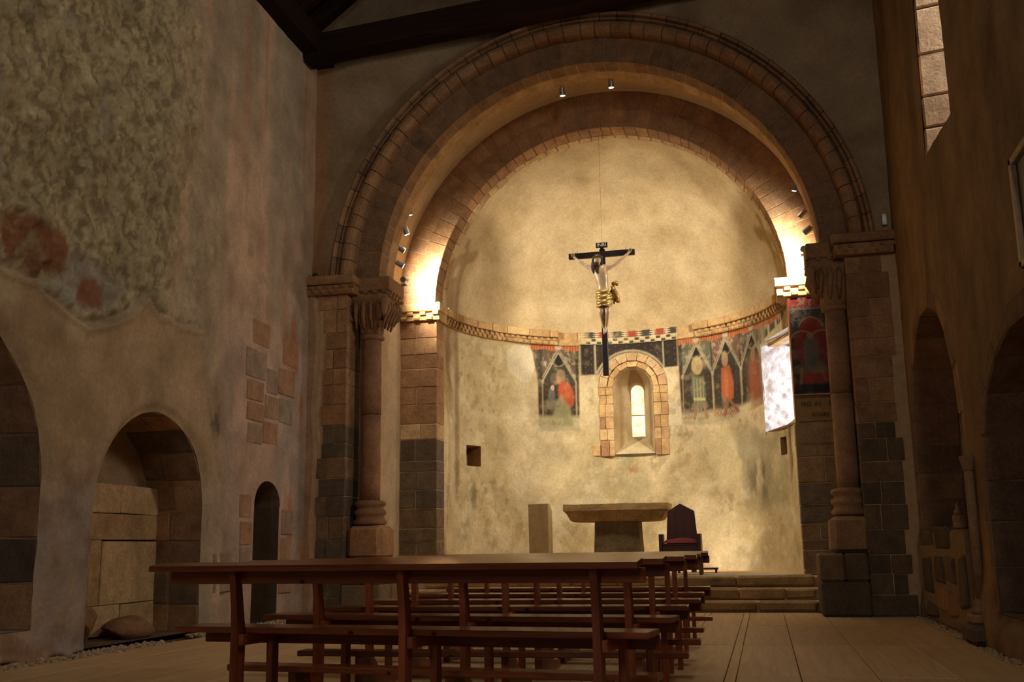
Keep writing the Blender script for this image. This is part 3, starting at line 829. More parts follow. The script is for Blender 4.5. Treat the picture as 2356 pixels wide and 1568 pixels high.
PL = [(-39.2, 5.39), (-37.2, 4.9), (-36.2, 4.5), (-35.8, 3.48), (-20.0, 3.50), (-19.6, 5.39)]
PML = [(-19.8, 5.39), (-19.2, 4.70), (-13.6, 4.72), (-12.5, 5.39)]
PTOP = [(-13.5, 5.39), (-13.5, 4.72), (13.3, 4.80), (13.3, 5.39)]
PMR = [(12.2, 5.39), (12.8, 4.80), (18.7, 4.80), (18.7, 5.39)]
PR = [(18.4, 5.39), (18.9, 3.55), (30, 3.50), (40, 3.58), (57.3, 3.75), (57.3, 4.95), (66, 5.1), (74, 5.18), (82, 5.39)]
def sc(pts): return [(a * K, z) for a, z in pts]
def in_fresco(u, v):
    f = np.zeros(len(u), bool)
    for p in (PL, PML, PTOP, PMR, PR): f |= poly_in(u, v, sc(p))
    return f & ~(np.hypot(u, v - 4.42) * 1.0 < .745)
def apse_col(u, v):
    a = u / K
    b = mix(np.tile(C_CREAM, (len(u), 1)), rgb(194, 174, 130), sstep(.35, .65, fb(u, v, .8, seed=71)))
    b = mix(b, rgb(214, 200, 166), sstep(.55, .72, fb(u, v, 1.4, seed=72)) * .7)
    b = mix(b, rgb(166, 146, 104), sstep(.5, .68, fb(u, v, 3.4, seed=170, o=5)) * .35)
    b = mix(b, rgb(150, 128, 92), sstep(.56, .64, fb(u, v, 9, 6, seed=171, o=5)) * sstep(.42, .6, fb(u, v, 1.1, seed=172)) * .45)
    b = mix(b, rgb(222, 208, 172), sstep(.56, .70, fb(u, v, 4.6, seed=173, o=5)) * .4)
    # weathered grey-green middle and right
    g = sstep(.42, .66, fb(u, v, 1.5, 1.1, seed=73)) * sstep(-22, 0, a) * sstep(3.6, 3.0, v) * sstep(1.4, 2.0, v)
    b = mix(b, rgb(150, 140, 104), g * .6)
    g = sstep(.45, .62, fb(u, v, 3.4, 1.0, seed=74)) * sstep(.75, .2, np.hypot((a - 52) / 14, (v - 2.3) / .95))
    b = mix(b, rgb(98, 88, 66), g * .8)
    g = sstep(.5, .66, fb(u, v, 3.6, 1.2, seed=75)) * sstep(1, .3, np.hypot((a + 66) / 16, (v - 2.3) / .7))
    b = mix(b, rgb(120, 108, 86), g * .7)
    # two pale repaired patches
    for (ac, zc, ra, rz) in ((-30, 2.55, 6, .38), (37, 2.75, 6.5, .55), (33, 1.5, 3, .12), (37.5, 1.62, 1.2, .1)):
        w = sstep(1.12, .92, np.hypot((a - ac) / ra, (v - zc) / rz) + (fb(u, v, 2.2, seed=76) - .5) * 1.8)
        b = mix(b, rgb(212, 194, 148), w * .8)
    b = mix(b, rgb(220, 206, 176), sstep(1.1, .9, np.hypot((a + 43) / 6, (v - 4.95) / .34) + (fb(u, v, 2, seed=77) - .5) * 1.2) * .8)
    b = mix(b, rgb(170, 98, 60), sstep(.25, .1, np.hypot((a - 0) * K / .9, (v - 2.68) / .9) + np.abs(fb(u, v, 9, seed=78) - .5) * 1.3) * .5)
    b = mix(b, rgb(90, 80, 70), sstep(.12, .02, np.hypot((a + 58) * K, (v - 4.62)) + np.abs(fb(u, v, 10, seed=79) - .5) * .6) * .5)
    b = mix(b, rgb(160, 122, 84), sstep(-80, -84, a) * .6 * sstep(.4, .5, fb(u, v, 3, .4, seed=80)))
    # lower wall: fewer stains, warm
    # ---- painted cycle
    wear = fb(u, v, 4.5, seed=82, o=5)
    def put(c, w):
        nonlocal b
        b = mix(b, c, w)
    DK = rgb(52, 48, 42); DK2 = rgb(38, 34, 34); PALE = rgb(178, 164, 130); OR = rgb(178, 92, 54); RED = rgb(150, 52, 36)
    def area(pts, soft=.02): return sstep(soft, -soft, poly_d(u + .03 * (fb(u, v, 7, seed=83) - .5), v + .03 * (fb(u, v, 7, seed=84) - .5), sc(pts)))
    def ell(ac, zc, ra, rz, soft=.15): return sstep(1 + soft, 1 - soft, np.hypot((a - ac) / ra, (v - zc) / rz))
    def line(p, q, w): return sstep(w * 1.5, w * .6, seg_d(u, v, (p[0] * K, p[1]), (q[0] * K, q[1])))
    def dots(sp, r, seed):
        uu = (u / sp); vv = (v / sp); iu = np.floor(uu); iv = np.floor(vv + .5 * (iu % 2))
        return sstep(r * 1.3, r * .7, np.hypot(uu - iu - .5, vv + .5 * (iu % 2) - iv - .5))
    AL = area(PL); AR = area(PR); 
    outside = sstep(-.01, .03, np.hypot(u, v - 4.42) - .745)
    A2 = np.maximum(area(PML), np.maximum(area(PTOP), area(PMR))) * outside
    # slate grounds
    put(DK, AL * (.96 - .3 * sstep(.55, .75, wear)) * sstep(3.72, 3.86, v + .08 * (wear - .5)))
    put(rgb(150, 146, 116), AL * .45 * sstep(3.86, 3.7, v))
    put(DK2, A2 * .97); put(rgb(176, 84, 50), A2 * dots(.13, .11, 1) * .5); put(PALE, A2 * (line((-19.2, 5.39), (-19.2, 4.7), .02) + line((-13.4, 5.39), (-13.4, 4.75), .02) + line((18.5, 5.39), (18.5, 4.8), .02) + line((12.7, 5.39), (12.7, 4.8), .015)) * .8)
    rr = np.hypot(u, v - 4.42)
    put(PALE, A2 * sstep(.035, .015, np.abs(rr - .80)) * .8 * sstep(4.42, 4.5, v))
    botR = sstep(3.70, 3.84, v - np.maximum(0, a - 40) * .008 + .1 * (wear - .5))
    put(DK, AR * sstep(58, 55, a) * (.96 - .28 * sstep(.55, .75, wear)) * botR)
    put(rgb(158, 148, 112), AR * .55 * (1 - botR) * sstep(46, 40, a))
    put(rgb(150, 108, 84), AR * sstep(47, 52, a) * sstep(4.9, 4.6, v) * .7)
    put(rgb(66, 64, 66), AR * sstep(57, 62, a) * sstep(.45, .55, fb(u, v, 9, 1.5, seed=85)) * .9 * sstep(4.8, 5.0, v))
    put(rgb(200, 90, 48), (AR * dots(.12, .12, 2) + AL * dots(.12, .12, 3)) * sstep(4.7, 4.5, v) * sstep(3.85, 3.95, v) * .35 * sstep(50, 46, a))
    # orange band under the cornice and tracery
    band = sstep(5.235, 5.255, v + .02 * np.sin(u * 14))
    put(OR, (AL + AR * sstep(74, 70, a)) * band * .85)
    put(rgb(226, 190, 120), (AL + AR) * band * sstep(.6, .2, np.abs(((u * 16) % 1) - .5) * 2) * .25)
    trac = sstep(4.55, 4.65, v) * (1 - band) 
    def gable(ac, hw, zt, zs, shaft):
        """pointed gable, hollow head and slender side columns"""
        inside = np.zeros(len(u))
        L = line((ac - hw, zs), (ac, zt), .016) + line((ac + hw, zs), (ac, zt), .016)
        L += line((ac - hw, zs + .08), (ac, zt + .1), .008) + line((ac + hw, zs + .08), (ac, zt + .1), .008)
        head = ell(ac, zs + .02, hw * .72, .24, .08) * sstep(zs - .05, zs, v)
        sp = np.clip(1 - np.abs(a - ac) / hw, 0, 1)
        above = sstep(0, .05, v - (zs + sp * (zt - zs)))
        return np.clip(L, 0, 1), above * sstep(hw, hw * .97, np.abs(a - ac)), head, line((ac - hw, zs), (ac - hw, shaft), .014) + line((ac + hw, zs), (ac + hw, shaft), .014)
    for (ac, hw, pan, col2, sh) in ((-27.6, 6.6, AL, rgb(116, 94, 80), 3.8), (26, 6.2, AR, rgb(118, 118, 94), 3.78), (38.9, 6.4, AR, rgb(138, 100, 84), 3.8), (52, 6.2, AR, rgb(112, 96, 84), 4.0)):
        L, ab, hd, shf = gable(ac, hw, 5.20, 4.56, sh)
        put(col2, pan * ab * (1 - band) * .6)
        put(rgb(170, 156, 128), pan * ab * (1 - band) * sstep(.54, .62, fb(u, v, 15, 11, seed=86)) * .7)
        put(DK2, pan * ell(ac, 5.03, 1.3, .12) * .85)
        put(PALE, pan * np.clip(L + sstep(.02, .01, np.abs(np.hypot((a - ac) * K, v - 5.03) - .14)) * .6, 0, 1) * .75)
        put(rgb(168, 152, 112), pan * np.clip(shf, 0, 1) * .85)
        put(PALE, pan * ell(ac - hw, 4.55, .6, .05) * .7)
        put(rgb(190, 180, 150), pan * band * ell(ac, 5.31, 1.3, .06) * .8)
    # left panel: bearded figure in an orange mantle bending to the left, pale robe below
    put(rgb(104, 88, 72), AL * ell(-29.4, 4.62, 1.8, .13) * .8)
    put(rgb(150, 128, 98), AL * ell(-26.9, 4.66, 1.9, .17) * .85)
    put(rgb(176, 128, 92), AL * ell(-27.8, 4.60, .9, .09) * .9)
    put(rgb(176, 82, 54), AL * sstep(1.1, .9, np.hypot((a + 25.0 + (v - 4.3) * 2) / 3.1, (v - 4.27) / .30)) * .92)
    put(rgb(190, 98, 64), AL * ell(-24.3, 4.35, 1.3, .16) * .6)
    put(rgb(148, 144, 104), AL * area([(-31, 3.62), (-29, 4.1), (-27, 4.25), (-23.5, 4.02), (-22, 3.6)], .05) * .85)
    put(rgb(120, 124, 122), AL * ell(-30.6, 4.25, 1.3, .2) * .6)
    put(rgb(188, 176, 128), AL * sstep(.06, .02, np.abs(fb(u, v, 5, 2, seed=87) - .5)) * sstep(3.9, 3.7, v) * .5)
    put(rgb(206, 174, 130), AL * ell(-30.2, 4.42, .7, .06) * .8)
    # right panel 1: figure in a belted grey-green tunic
    put(rgb(176, 160, 112), AR * ell(26, 4.76, 2.3, .20) * .85)
    put(rgb(170, 128, 92), AR * ell(26.6, 4.70, 1.0, .10) * .9)
    put(rgb(116, 118, 92), AR * area([(23.6, 4.52), (28.6, 4.52), (29.2, 4.1), (28.0, 3.98), (24.2, 3.98), (23.0, 4.2)], .03) * .9)
    put(rgb(196, 186, 140), AR * sstep(.5, .35, np.abs(((a * .8) % 1) - .5) * 2) * area([(23.8, 4.48), (28.4, 4.48), (29, 3.8), (23.2, 3.8)], .03) * .4)
    put(rgb(190, 176, 120), AR * area([(23.9, 4.09), (28.9, 4.06), (28.9, 4.0), (23.9, 4.03)], .01) * .9)
    put(rgb(130, 122, 96), AR * area([(23.6, 3.99), (29.2, 3.99), (30, 3.86), (22.8, 3.86)], .03) * .9)
    put(rgb(150, 122, 92), AR * np.clip(line((24.6, 3.9), (24.0, 3.66), .035) + line((28.2, 3.9), (29.2, 3.64), .035), 0, 1) * .9)
    put(rgb(170, 140, 98), AR * np.clip(line((24.8, 4.24), (27.2, 4.28), .025) + line((27.0, 4.45), (28.9, 4.36), .022), 0, 1) * .6)
    # right panel 2: orange cloaked figure with bare legs
    put(rgb(178, 150, 112), AR * ell(38.2, 4.80, 1.5, .16) * .9)
    put(rgb(186, 106, 68), AR * area([(36.4, 4.62), (40.2, 4.66), (41.6, 4.3), (41.4, 3.98), (39.5, 3.92), (37.2, 3.96), (36.0, 4.1)], .03) * .92)
    put(rgb(214, 132, 88), AR * ell(38.4, 4.3, .9, .3) * .45)
    put(rgb(150, 104, 76), AR * np.clip(line((38.4, 3.94), (37.0, 3.66), .04) + line((39.6, 3.94), (43.0, 3.70), .035), 0, 1) * .9)
    # right panel 3: faded red robed figure
    put(rgb(150, 122, 88), AR * ell(52.4, 4.76, 1.3, .15) * .9)
    put(rgb(160, 88, 62), AR * sstep(1.2, .7, np.hypot((a - 52.4) / 2.8, (v - 4.25) / .45)) * .75)
    # red check ground under their feet
    ck = (np.floor(u / .035) + np.floor(v / .045)) % 2
    put(rgb(166, 70, 48), AR * sstep(.35, .5, ck) * sstep(3.62, 3.66, v + .1 * (wear - .5)) * sstep(3.80, 3.76, v) * sstep(44, 42, a) * sstep(.56, .46, wear) * .75)
    # dust over the whole cycle
    allm = np.clip(AL + AR + A2 * .4, 0, 1)
    put(rgb(176, 158, 118), allm * sstep(.55, .8, fb(u, v, 7, seed=88)) * .35)
    return b
def apse_disp(u, v):
    r = .03 * (fb(u, v, 1.1, seed=90) - .5) + .008 * (fb(u, v, 7, seed=91) - .5)
    return r
wall_apse = grid('wall_apse', -90 * K, 90 * K, .50, 5.50, .019, apos, mat_wall('apse_plaster', .45, .42), (cw_hole, rw_hole, h1, h2), apse_disp, apse_col, split=in_fresco, kind='structure')[0]
for o in wall_apse.children: o['label'] = 'faded medieval wall painting of robed figures under pointed gables'

# ---- semi-dome
n, mth = 72, 40
V = []; F = []; 
for i in range(n + 1):
    p = -math.pi / 2 + math.pi * i / n
    for j in range(mth + 1):
        q = math.pi / 2 * j / mth
        V.append((CX + (RA - .0) * math.cos(q) * math.sin(p), YC + RA * math.cos(q) * math.cos(p), 5.62 + RA * math.sin(q)))
V = np.array(V)
nn = fbm3(V * .9 + 5, 4); V += (V - np.array([CX, YC, 5.62])) * ((nn - .5) * .016)[:, None]
for i in range(n):
    for j in range(mth):
        a = i * (mth + 1) + j; F.append([a, a + 1, a + mth + 2, a + mth + 1])
cc = mix(np.tile(rgb(204, 182, 142), (len(V), 1)), rgb(190, 166, 124), sstep(.35, .65, fbm3(V * 1.3 + 40, 4)))
mk('apse_dome', V, np.array(F), M_PLASTER_S, None, smooth=True, cols=cc, kind='structure')
dome = bpy.data.objects['apse_dome']

# apse arch: two flush rings, then the thin soffit
ring('voussoir', 3.27, 3.63, 18.50, 18.97, 46, [M_STONE, M_STONE, M_ARCH], wall_chancel, a0=.03, a1=math.pi - .03, jit=.004, ch=.007)
ring('voussoir', 3.635, 4.0, 18.505, 18.97, 44, [M_STONE, M_ARCH, M_STONE], wall_chancel, a0=.01, a1=math.pi - .01, jit=.004, ch=.007)
mk('arch_backing', [(CX - math.cos(a) * r, 18.512, CZ + math.sin(a) * r) for r in (3.285, 3.99) for a in np.linspace(0, math.pi, 49)],
   [[i, i + 1, 50 + i, 49 + i] for i in range(48)], M_MORTAR, wall_chancel)
mk('arch_backing', [(CX - math.cos(a) * r, 16.752, CZ + math.sin(a) * r) for r in (3.78, 4.4) for a in np.linspace(0, math.pi, 49)],
   [[i, i + 1, 50 + i, 49 + i] for i in range(48)], M_MORTAR, wall_front)
V = [(CX - math.cos(a) * 3.757, y, CZ + math.sin(a) * 3.757) for y in (16.757, 17.45) for a in np.linspace(.05, math.pi - .05, 49)]
mk('arch_backing', V, [[i, i + 1, 50 + i, 49 + i] for i in range(48)], M_MORTAR, wall_front)
# toothed inner soffit stones, bedded in the dome
for k in range(44):
    a0 = math.pi * (k + .05) / 44; a1 = math.pi * (k + .95) / 44
    dpt = rng.uniform(.10, .22)
    def fn(P):
        Q = np.zeros_like(P); Q[:, 0] = CX - np.cos(P[:, 0]) * P[:, 2]; Q[:, 2] = CZ + np.sin(P[:, 0]) * P[:, 2]; Q[:, 1] = P[:, 1]; return Q
    stone('soffit_stone', a0, a1, 18.9, 18.97 + dpt, 3.255, 3.5, M_STONE_L, wall_chancel, fn=fn, ch=.004, gap=.001, jit=.002)

# ---- cornice round the apse with billets; middle stretch cut back and painted
M_CORN = mat_stone('cornice_stone', [G(206, 170, 118), G(192, 156, 106), G(214, 182, 132)])
M_PAINT = mat_wall('painted_cornice', .15, .3)
def cseg(a0, a1, d0, d1, z0, z1, m, name='cornice_stone', ch=.012, cols=None, ns=1):
    if cols is None:
        def fn(P): return cyl(P[:, 0] / K, P[:, 2], P[:, 1])
        return stone(name, a0 * K, a1 * K, d0, d1, z0, z1, m, wall_apse, fn=fn, ch=ch, gap=.004, jit=.006)
a = -90.0
while a < -29:
    b2 = min(a + rng.uniform(7, 10), -28)
    cseg(a, b2, -.05, .15, 5.50, 5.66, M_CORN); cseg(a, b2, -.05, .07, 5.345, 5.50, M_CORN); a = b2
a = 26.0
for b2 in (33, 41, 50, 59, 69, 79, 90):
    cseg(a, b2, -.05, .15, 5.50, 5.66, M_CORN); cseg(a, b2, -.05, .07, 5.345, 5.50, M_CORN); a = b2
cseg(-28, -19, -.05, .03, 5.34, 5.63, M_CORN); cseg(18, 26, -.05, .04, 5.36, 5.64, M_CORN)
def billets(a0, a1, n):
    for k in range(n):
        aa = a0 + (a1 - a0) * (k + .5) / n; w = (a1 - a0) / n * .40
        for r in (0, 1):
            if (k + r) % 2: continue
            z = 5.385 + .08 * r
            p = cyl(np.array([aa - w, aa + w]), np.array([z, z]), .085)
            MB().tube([p[0], p[1]], .037, 8).build('billet', M_CORN, wall_apse)
billets(-89, -29, 46); billets(27, 89, 46)
# painted middle stretch: chevrons above, chequers below, as relief colour on thin facing
ZF = 5.375
def pc(u, v):
    aa = u / K
    base = np.tile(rgb(206, 190, 150), (len(u), 1))
    per = 5.5; t = ((aa + 18.2) % per) / per; kk = np.floor((aa + 18.2) / per) % 2
    zz = (v - ZF - .135) / .13
    w = np.abs(((zz * 3) % 1) - .5) * 2                     # three stacked spikes per star
    m1 = sstep(.06, -.02, np.abs(t - .5) * 2 - (1.12 - .75 * w))
    col = np.where((kk > .5)[:, None], rgb(158, 76, 58), rgb(74, 70, 64))
    up = sstep(ZF + .13, ZF + .14, v)
    base = base * (1 - (m1 * up)[:, None]) + col * (m1 * up)[:, None]
    cx = ((aa + 19) / 2.07) % 1; cz = ((v - ZF) / .065) % 1
    ck = (np.floor((aa + 19) / 2.07) + np.floor((v - ZF) / .065)) % 2
    dn = sstep(ZF + .13, ZF + .125, v) * (ck > .5) * sstep(.42, .36, np.abs(cx - .5)) * sstep(.46, .38, np.abs(cz - .5))
    base = mix(base, rgb(60, 54, 46), dn * .95)
    return mix(base, rgb(200, 178, 130), sstep(.5, .7, fb(u, v, 5, seed=95)) * .4 + sstep(-15, -19, aa) * .8)
def pdisp(u, v):
    aa = u / K; cx = ((aa + 19) / 2.07) % 1; cz = ((v - ZF) / .065) % 1
    ck = (np.floor((aa + 19) / 2.07) + np.floor((v - ZF) / .065)) % 2
    return .03 + np.where(v > ZF + .135, .03, 0) + np.where((v < ZF + .13) & (ck < .5), .03 * np.sqrt(np.clip(1 - (2 * cz - 1) ** 2, 0, 1)), 0) * (np.abs(cx - .5) < .46)
grid('painted_frieze', -20 * K, 18.4 * K, ZF, 5.645, .0105, apos, M_PAINT, (), pdisp, pc, parent=wall_apse, label='painted frieze band with red and black stars above small chequers')
mk('frieze_top', [tuple(cyl(np.array([a]), np.array([5.645]), d)[0]) for d in (-.05, .06) for a in np.linspace(-20, 18.4, 20)], [[i, i + 1, 21 + i, 20 + i] for i in range(19)], M_CORN, wall_apse)

# ---- straight imposts of the apse piers
def impost_b(x0, x1, m, par, painted=False, flip=1):
    MB().box(x0, x1, 18.38, 18.97, 5.50, 5.665, .015).build('impost', m, par)
    MB().box(x0 + .03, x1 - .03, 18.44, 18.97, 5.33, 5.51, .01).build('impost', m, par)
    nb = int((x1 - x0) / .13)
    for k in range(nb):
        for r in (0, 1):
            if (k + r) % 2: continue
            xa = x0 + .03 + (x1 - x0 - .06) * k / nb; w = (x1 - x0 - .06) / nb
            MB().tube([(xa + .008, 18.43, 5.375 + .09 * r), (xa + w - .008, 18.43, 5.375 + .09 * r)], .042, 8).build('billet', m, par)
impost_b(-6.56, -5.74, M_CORN, wall_chancel)
impost_b(.43, 1.36, M_CORN, wall_chancel)
def ic(u, v):
    base = np.tile(rgb(190, 176, 150), (len(u), 1)); t = ((u * 4) % 1); z = (v - 5.50) / .165
    m1 = sstep(.3, .2, np.abs(np.abs(t - .5) * 2 - z) ) ; base = mix(base, rgb(70, 60, 58), m1 * .7)
    return mix(base, rgb(150, 78, 64), sstep(.22, .12, np.abs(np.abs(t - .5) * 2 - (1 - z))) * .7)
grid('painted_band', .44, 1.34, 5.51, 5.655, .012, lambda u, v, d: np.stack([u, 18.376 + 0 * u, v], 1), M_PAINT, (), None, ic, parent=wall_chancel, label='red and grey zigzag painted band')

# ---- fresco on the right chancel pier
def fr2(u, v):
    b = mix(np.tile(rgb(44, 40, 40), (len(u), 1)), rgb(74, 66, 56), sstep(.45, .6, fb(u, v, 7, seed=101)))
    def e(c, x, z, rx, rz, w=.8, s=.15):
        nonlocal b
        b = mix(b, c, sstep(1 + s, 1 - s, np.hypot((u - x) / rx, (v - z) / rz)) * w)
    b = mix(b, rgb(96, 30, 24), sstep(5.10, 5.14, v) * .9)
    b = mix(b, rgb(110, 92, 66), sstep(.02, .01, np.abs(v - 5.10)) * .6)
    b = mix(b, rgb(92, 88, 74), sstep(.05, .02, np.abs(fb(u, v, 10, seed=102) - .5)) * sstep(4.75, 4.85, v) * .6)
    e(rgb(104, 34, 24), 1.0, 4.74, .17, .22); e(rgb(96, 32, 24), .84, 4.45, .14, .3, .7); e(rgb(96, 32, 24), 1.18, 4.45, .14, .3, .7)
    for (x, z) in ((1.0, 4.74), (.84, 4.5), (1.18, 4.5)):
        b = mix(b, rgb(128, 110, 80), sstep(.018, .008, np.abs(np.hypot(u - x, v - z) - .2)) * .5 * sstep(z, z + .05, v))
    e(rgb(70, 72, 68), .98, 4.3, .13, .34, .8); e(rgb(110, 84, 60), .98, 4.62, .05, .06, .8)
    e(rgb(98, 78, 56), .88, 3.98, .12, .12, .6); e(rgb(104, 84, 58), 1.12, 3.95, .10, .22, .7, .4)
    b = mix(b, rgb(112, 36, 26), sstep(.03, 0, np.maximum(np.abs(v - 3.86) - .07, .80 - u)) * .8)
    b = mix(b, rgb(110, 86, 60), sstep(.035, .015, seg_d(u, v, (.80, 4.02), (.76, 3.66))) * .7 + sstep(.03, .015, seg_d(u, v, (1.1, 4.05), (1.2, 3.82))) * .6)
    b = mix(b, rgb(26, 26, 30), sstep(3.78, 3.74, v) * sstep(3.6, 3.64, v) * .8)
    # plain band with two worn lines of painted capitals
    low = sstep(3.60, 3.58, v); b = mix(b, rgb(120, 94, 60), low)
    b = mix(b, rgb(70, 46, 30), sstep(.02, .01, np.abs(v - 3.57)) * .8)
    return mix(b, rgb(120, 40, 28), sstep(.67, .655, u) * .8)
grid('fresco', .645, 1.34, 3.12, 5.30, .014, lambda u, v, d: np.stack([u, 18.488 - d, v], 1), mat_wall('fresco_plaster', .15, .35), (), lambda u, v: .008 * (fb(u, v, 6, seed=103) - .5), fr2, parent=wall_chancel,
     label='dark red and blue painting of a rider above a lettered band')
MB().box(.645, 1.34, 18.47, 18.5, 3.565, 3.585, .004).build('painted_ledge', M_ARCH_D, wall_chancel)
def text(body, loc, size, m, parent, name='lettering', rot=(math.pi / 2, 0, 0), ext=.002, **kw):
    cu = bpy.data.curves.new(name, 'FONT'); cu.body = body; cu.size = size * S; cu.extrude = ext * S
    cu.align_x = 'CENTER'; cu.align_y = 'CENTER'; cu.resolution_u = 2
    cu.materials.append(m)
    tmp = bpy.data.objects.new(name, cu); COLL.objects.link(tmp); bpy.context.view_layer.update()
    me = bpy.data.meshes.new_from_object(tmp.evaluated_get(bpy.context.evaluated_depsgraph_get())); bpy.data.objects.remove(tmp); bpy.data.curves.remove(cu)
    o = bpy.data.objects.new(name, me); COLL.objects.link(o); o.location = Vector(loc) * S; o.rotation_euler = rot
    if parent is not None: o.parent = parent
    settag(o, **kw); return o
M_INK = mat_plain('faded_black_ink', G(62, 44, 30), .9)
text('MO AI    S', (1.0, 18.482, 3.42), .12, M_INK, wall_chancel)
text('SOVAS', (1.06, 18.482, 3.23), .10, M_INK, wall_chancel)

# ---- central window: stone surround, splayed embrasure, slit pane
WX = CX + .04; WY = 22.05
def wstone(a0, a1, r0, r1, m, y0=WY, y1=WY + .22):
    def fn(P):
        Q = np.zeros_like(P); Q[:, 0] = WX - np.cos(P[:, 0]) * P[:, 2]; Q[:, 2] = 4.42 + np.sin(P[:, 0]) * P[:, 2]; Q[:, 1] = P[:, 1]; return Q
    stone('voussoir', a0, a1, y0, y1, r0, r1, m, wall_apse, fn=fn, ch=.006, gap=.006, jit=.003)
for k in range(9): wstone(math.pi * k / 9, math.pi * (k + 1) / 9, .56, .74, M_STONE_L)
for k in range(7): wstone(math.pi * k / 7, math.pi * (k + 1) / 7, .43, .555, M_CORN)
zc_ = [2.94, 3.28, 3.52, 3.78, 4.06, 4.25, 4.42]
for s in (-1, 1):
    for k in range(6):
        xa, xb = sorted((WX + s * .43, WX + s * (.74 if k % 2 else .72)))
        mid = (xa + xb) / 2 + rng.uniform(-.04, .04)
        stone('jamb_stone', xa, mid, WY + .01, WY + .22, zc_[k], zc_[k + 1], M_CORN if k not in (0, 2) else M_STONE, wall_apse, gap=.003, ch=.006, jit=.003)
        stone('jamb_stone', mid, xb, WY + .01, WY + .22, zc_[k], zc_[k + 1], M_CORN if k != 1 else M_STONE_L, wall_apse, gap=.003, ch=.006, jit=.003)
stone('jamb_stone', WX - .98, WX - .74, WY, WY + .2, 2.95, 3.2, M_CORN, wall_apse, gap=.004, ch=.008, jit=.004)
out = [(WX - .43, WY + .03, 2.98), (WX - .43, WY + .03, 4.42)] + [(WX - math.cos(t) * .43, WY + .03, 4.42 + math.sin(t) * .43) for t in np.linspace(.1, math.pi - .1, 15)] + [(WX + .43, WY + .03, 4.42), (WX + .43, WY + .03, 2.98)]
inn = [(WX - .145, 22.92, 3.42), (WX - .145, 22.92, 4.42)] + [(WX - math.cos(t) * .145, 22.92, 4.42 + math.sin(t) * .145) for t in np.linspace(.1, math.pi - .1, 15)] + [(WX + .145, 22.92, 4.42), (WX + .145, 22.92, 3.42)]
M_EMB = mat_wall('embrasure_stone', .35, .5)
nO = len(out); nr = 6; V = []; 
for r in range(nr):
    t = r / (nr - 1)
    for p, q in zip(out, inn): V.append(tuple(np.array(p) * (1 - t) + np.array(q) * t))
F = [[r * nO + i, r * nO + i + 1, (r + 1) * nO + i + 1, (r + 1) * nO + i] for r in range(nr - 1) for i in range(nO - 1)]
ec = np.tile(rgb(190, 170, 130), (len(V), 1)); Va = np.array(V)
ec = mix(ec, rgb(158, 128, 88), sstep(.4, .6, vnoise3(np.stack([Va[:, 0] * 0 + 1, Va[:, 1] * 3, Va[:, 2] * 3.4], 1))))
mk('embrasure', V, F, M_EMB, wall_apse, cols=ec)
V = [out[0], inn[0], inn[-1], out[-1]]
mk('window_sill', V, [[0, 1, 2, 3]], M_PLASTER_S, wall_apse, cols=np.tile(rgb(196, 180, 140), (4, 1)))
win = empty('window_1', (WX, 22.92, 3.42), kind='structure')
M_ALAB = mat_plain('alabaster_pane', G(250, 236, 210), .5, emit=(lin((.97, .80, .55)), lin((1, .98, .96))), es=1.15, scale=7)
pp = [(p[0] - WX, p[2] - 3.42) for p in inn]
for (lo, hi) in ((-.01, .47), (.475, 1.2)):
    poly = [(x, min(max(z, lo), hi)) for x, z in pp]
    MB().prism(poly, 0.0, .03, 1).build('pane', M_ALAB, win)
MB().box(-.15, .15, -.012, .02, .463, .482, .002).build('glazing_bar', M_STONE_L, win)

# ---- side window of the apse: deep rough recess open to daylight
def P3(aa, z, d): return tuple(cyl(np.array([aa]), np.array([z]), d)[0])
M_ROUGH = mat_wall('rough_lime_render', 1.0, .12)
A0 = P3(57.6, 3.18, 0); 
dirv = np.array([.88, .30, 0]); dirv /= np.linalg.norm(dirv)
jn, jm = 60, 60
def side(a_start, dv, name, L=1.5, rough=.05, seed=1):
    b0 = np.array(P3(a_start, 0, 0)); 
    u, v = np.meshgrid(np.linspace(-.02, L, jn), np.linspace(3.12, 4.98, jm), indexing='ij'); u = u.ravel(); v = v.ravel()
    nrm = np.array([-dv[1], dv[0], 0])
    dsp = rough * (fb(u, v, 7, 9, seed=seed, o=4) - .5) * sstep(0, .05, u + .03)
    P = b0[None] + u[:, None] * dv + nrm * dsp[:, None]; P[:, 2] = v
    i, j = np.meshgrid(np.arange(jn - 1), np.arange(jm - 1), indexing='ij'); a = (i * jm + j).ravel()
    return mk(name, P, np.stack([a, a + jm, a + jm + 1, a + 1], 1), M_ROUGH, wall_apse, smooth=True, cols=np.tile(rgb(226, 220, 222), (len(P), 1)))
side(57.6, dirv, 'window_jamb', seed=111, rough=.16)
side(86.0, np.array([.97, .24, 0]), 'window_jamb', seed=112)
f0 = np.array(P3(57.6, 0, 0)); f1 = np.array(P3(86, 0, 0)); g0 = f0 + dirv * 1.5; g1 = f1 + np.array([.97, .24, 0]) * 1.5
def quadz(z0, z1, name, m, c):
    P = []
    for p, z in ((f0, z0), (f1, z0), (g1, z1), (g0, z1)): P.append((p[0], p[1], z))
    return mk(name, P, [[0, 1, 2, 3]], m, wall_apse, cols=np.tile(c, (4, 1)))
quadz(3.19, 3.19, 'window_sill', M_ROUGH, rgb(220, 212, 206))
quadz(4.93, 4.86, 'window_head', M_ROUGH, rgb(220, 214, 210))
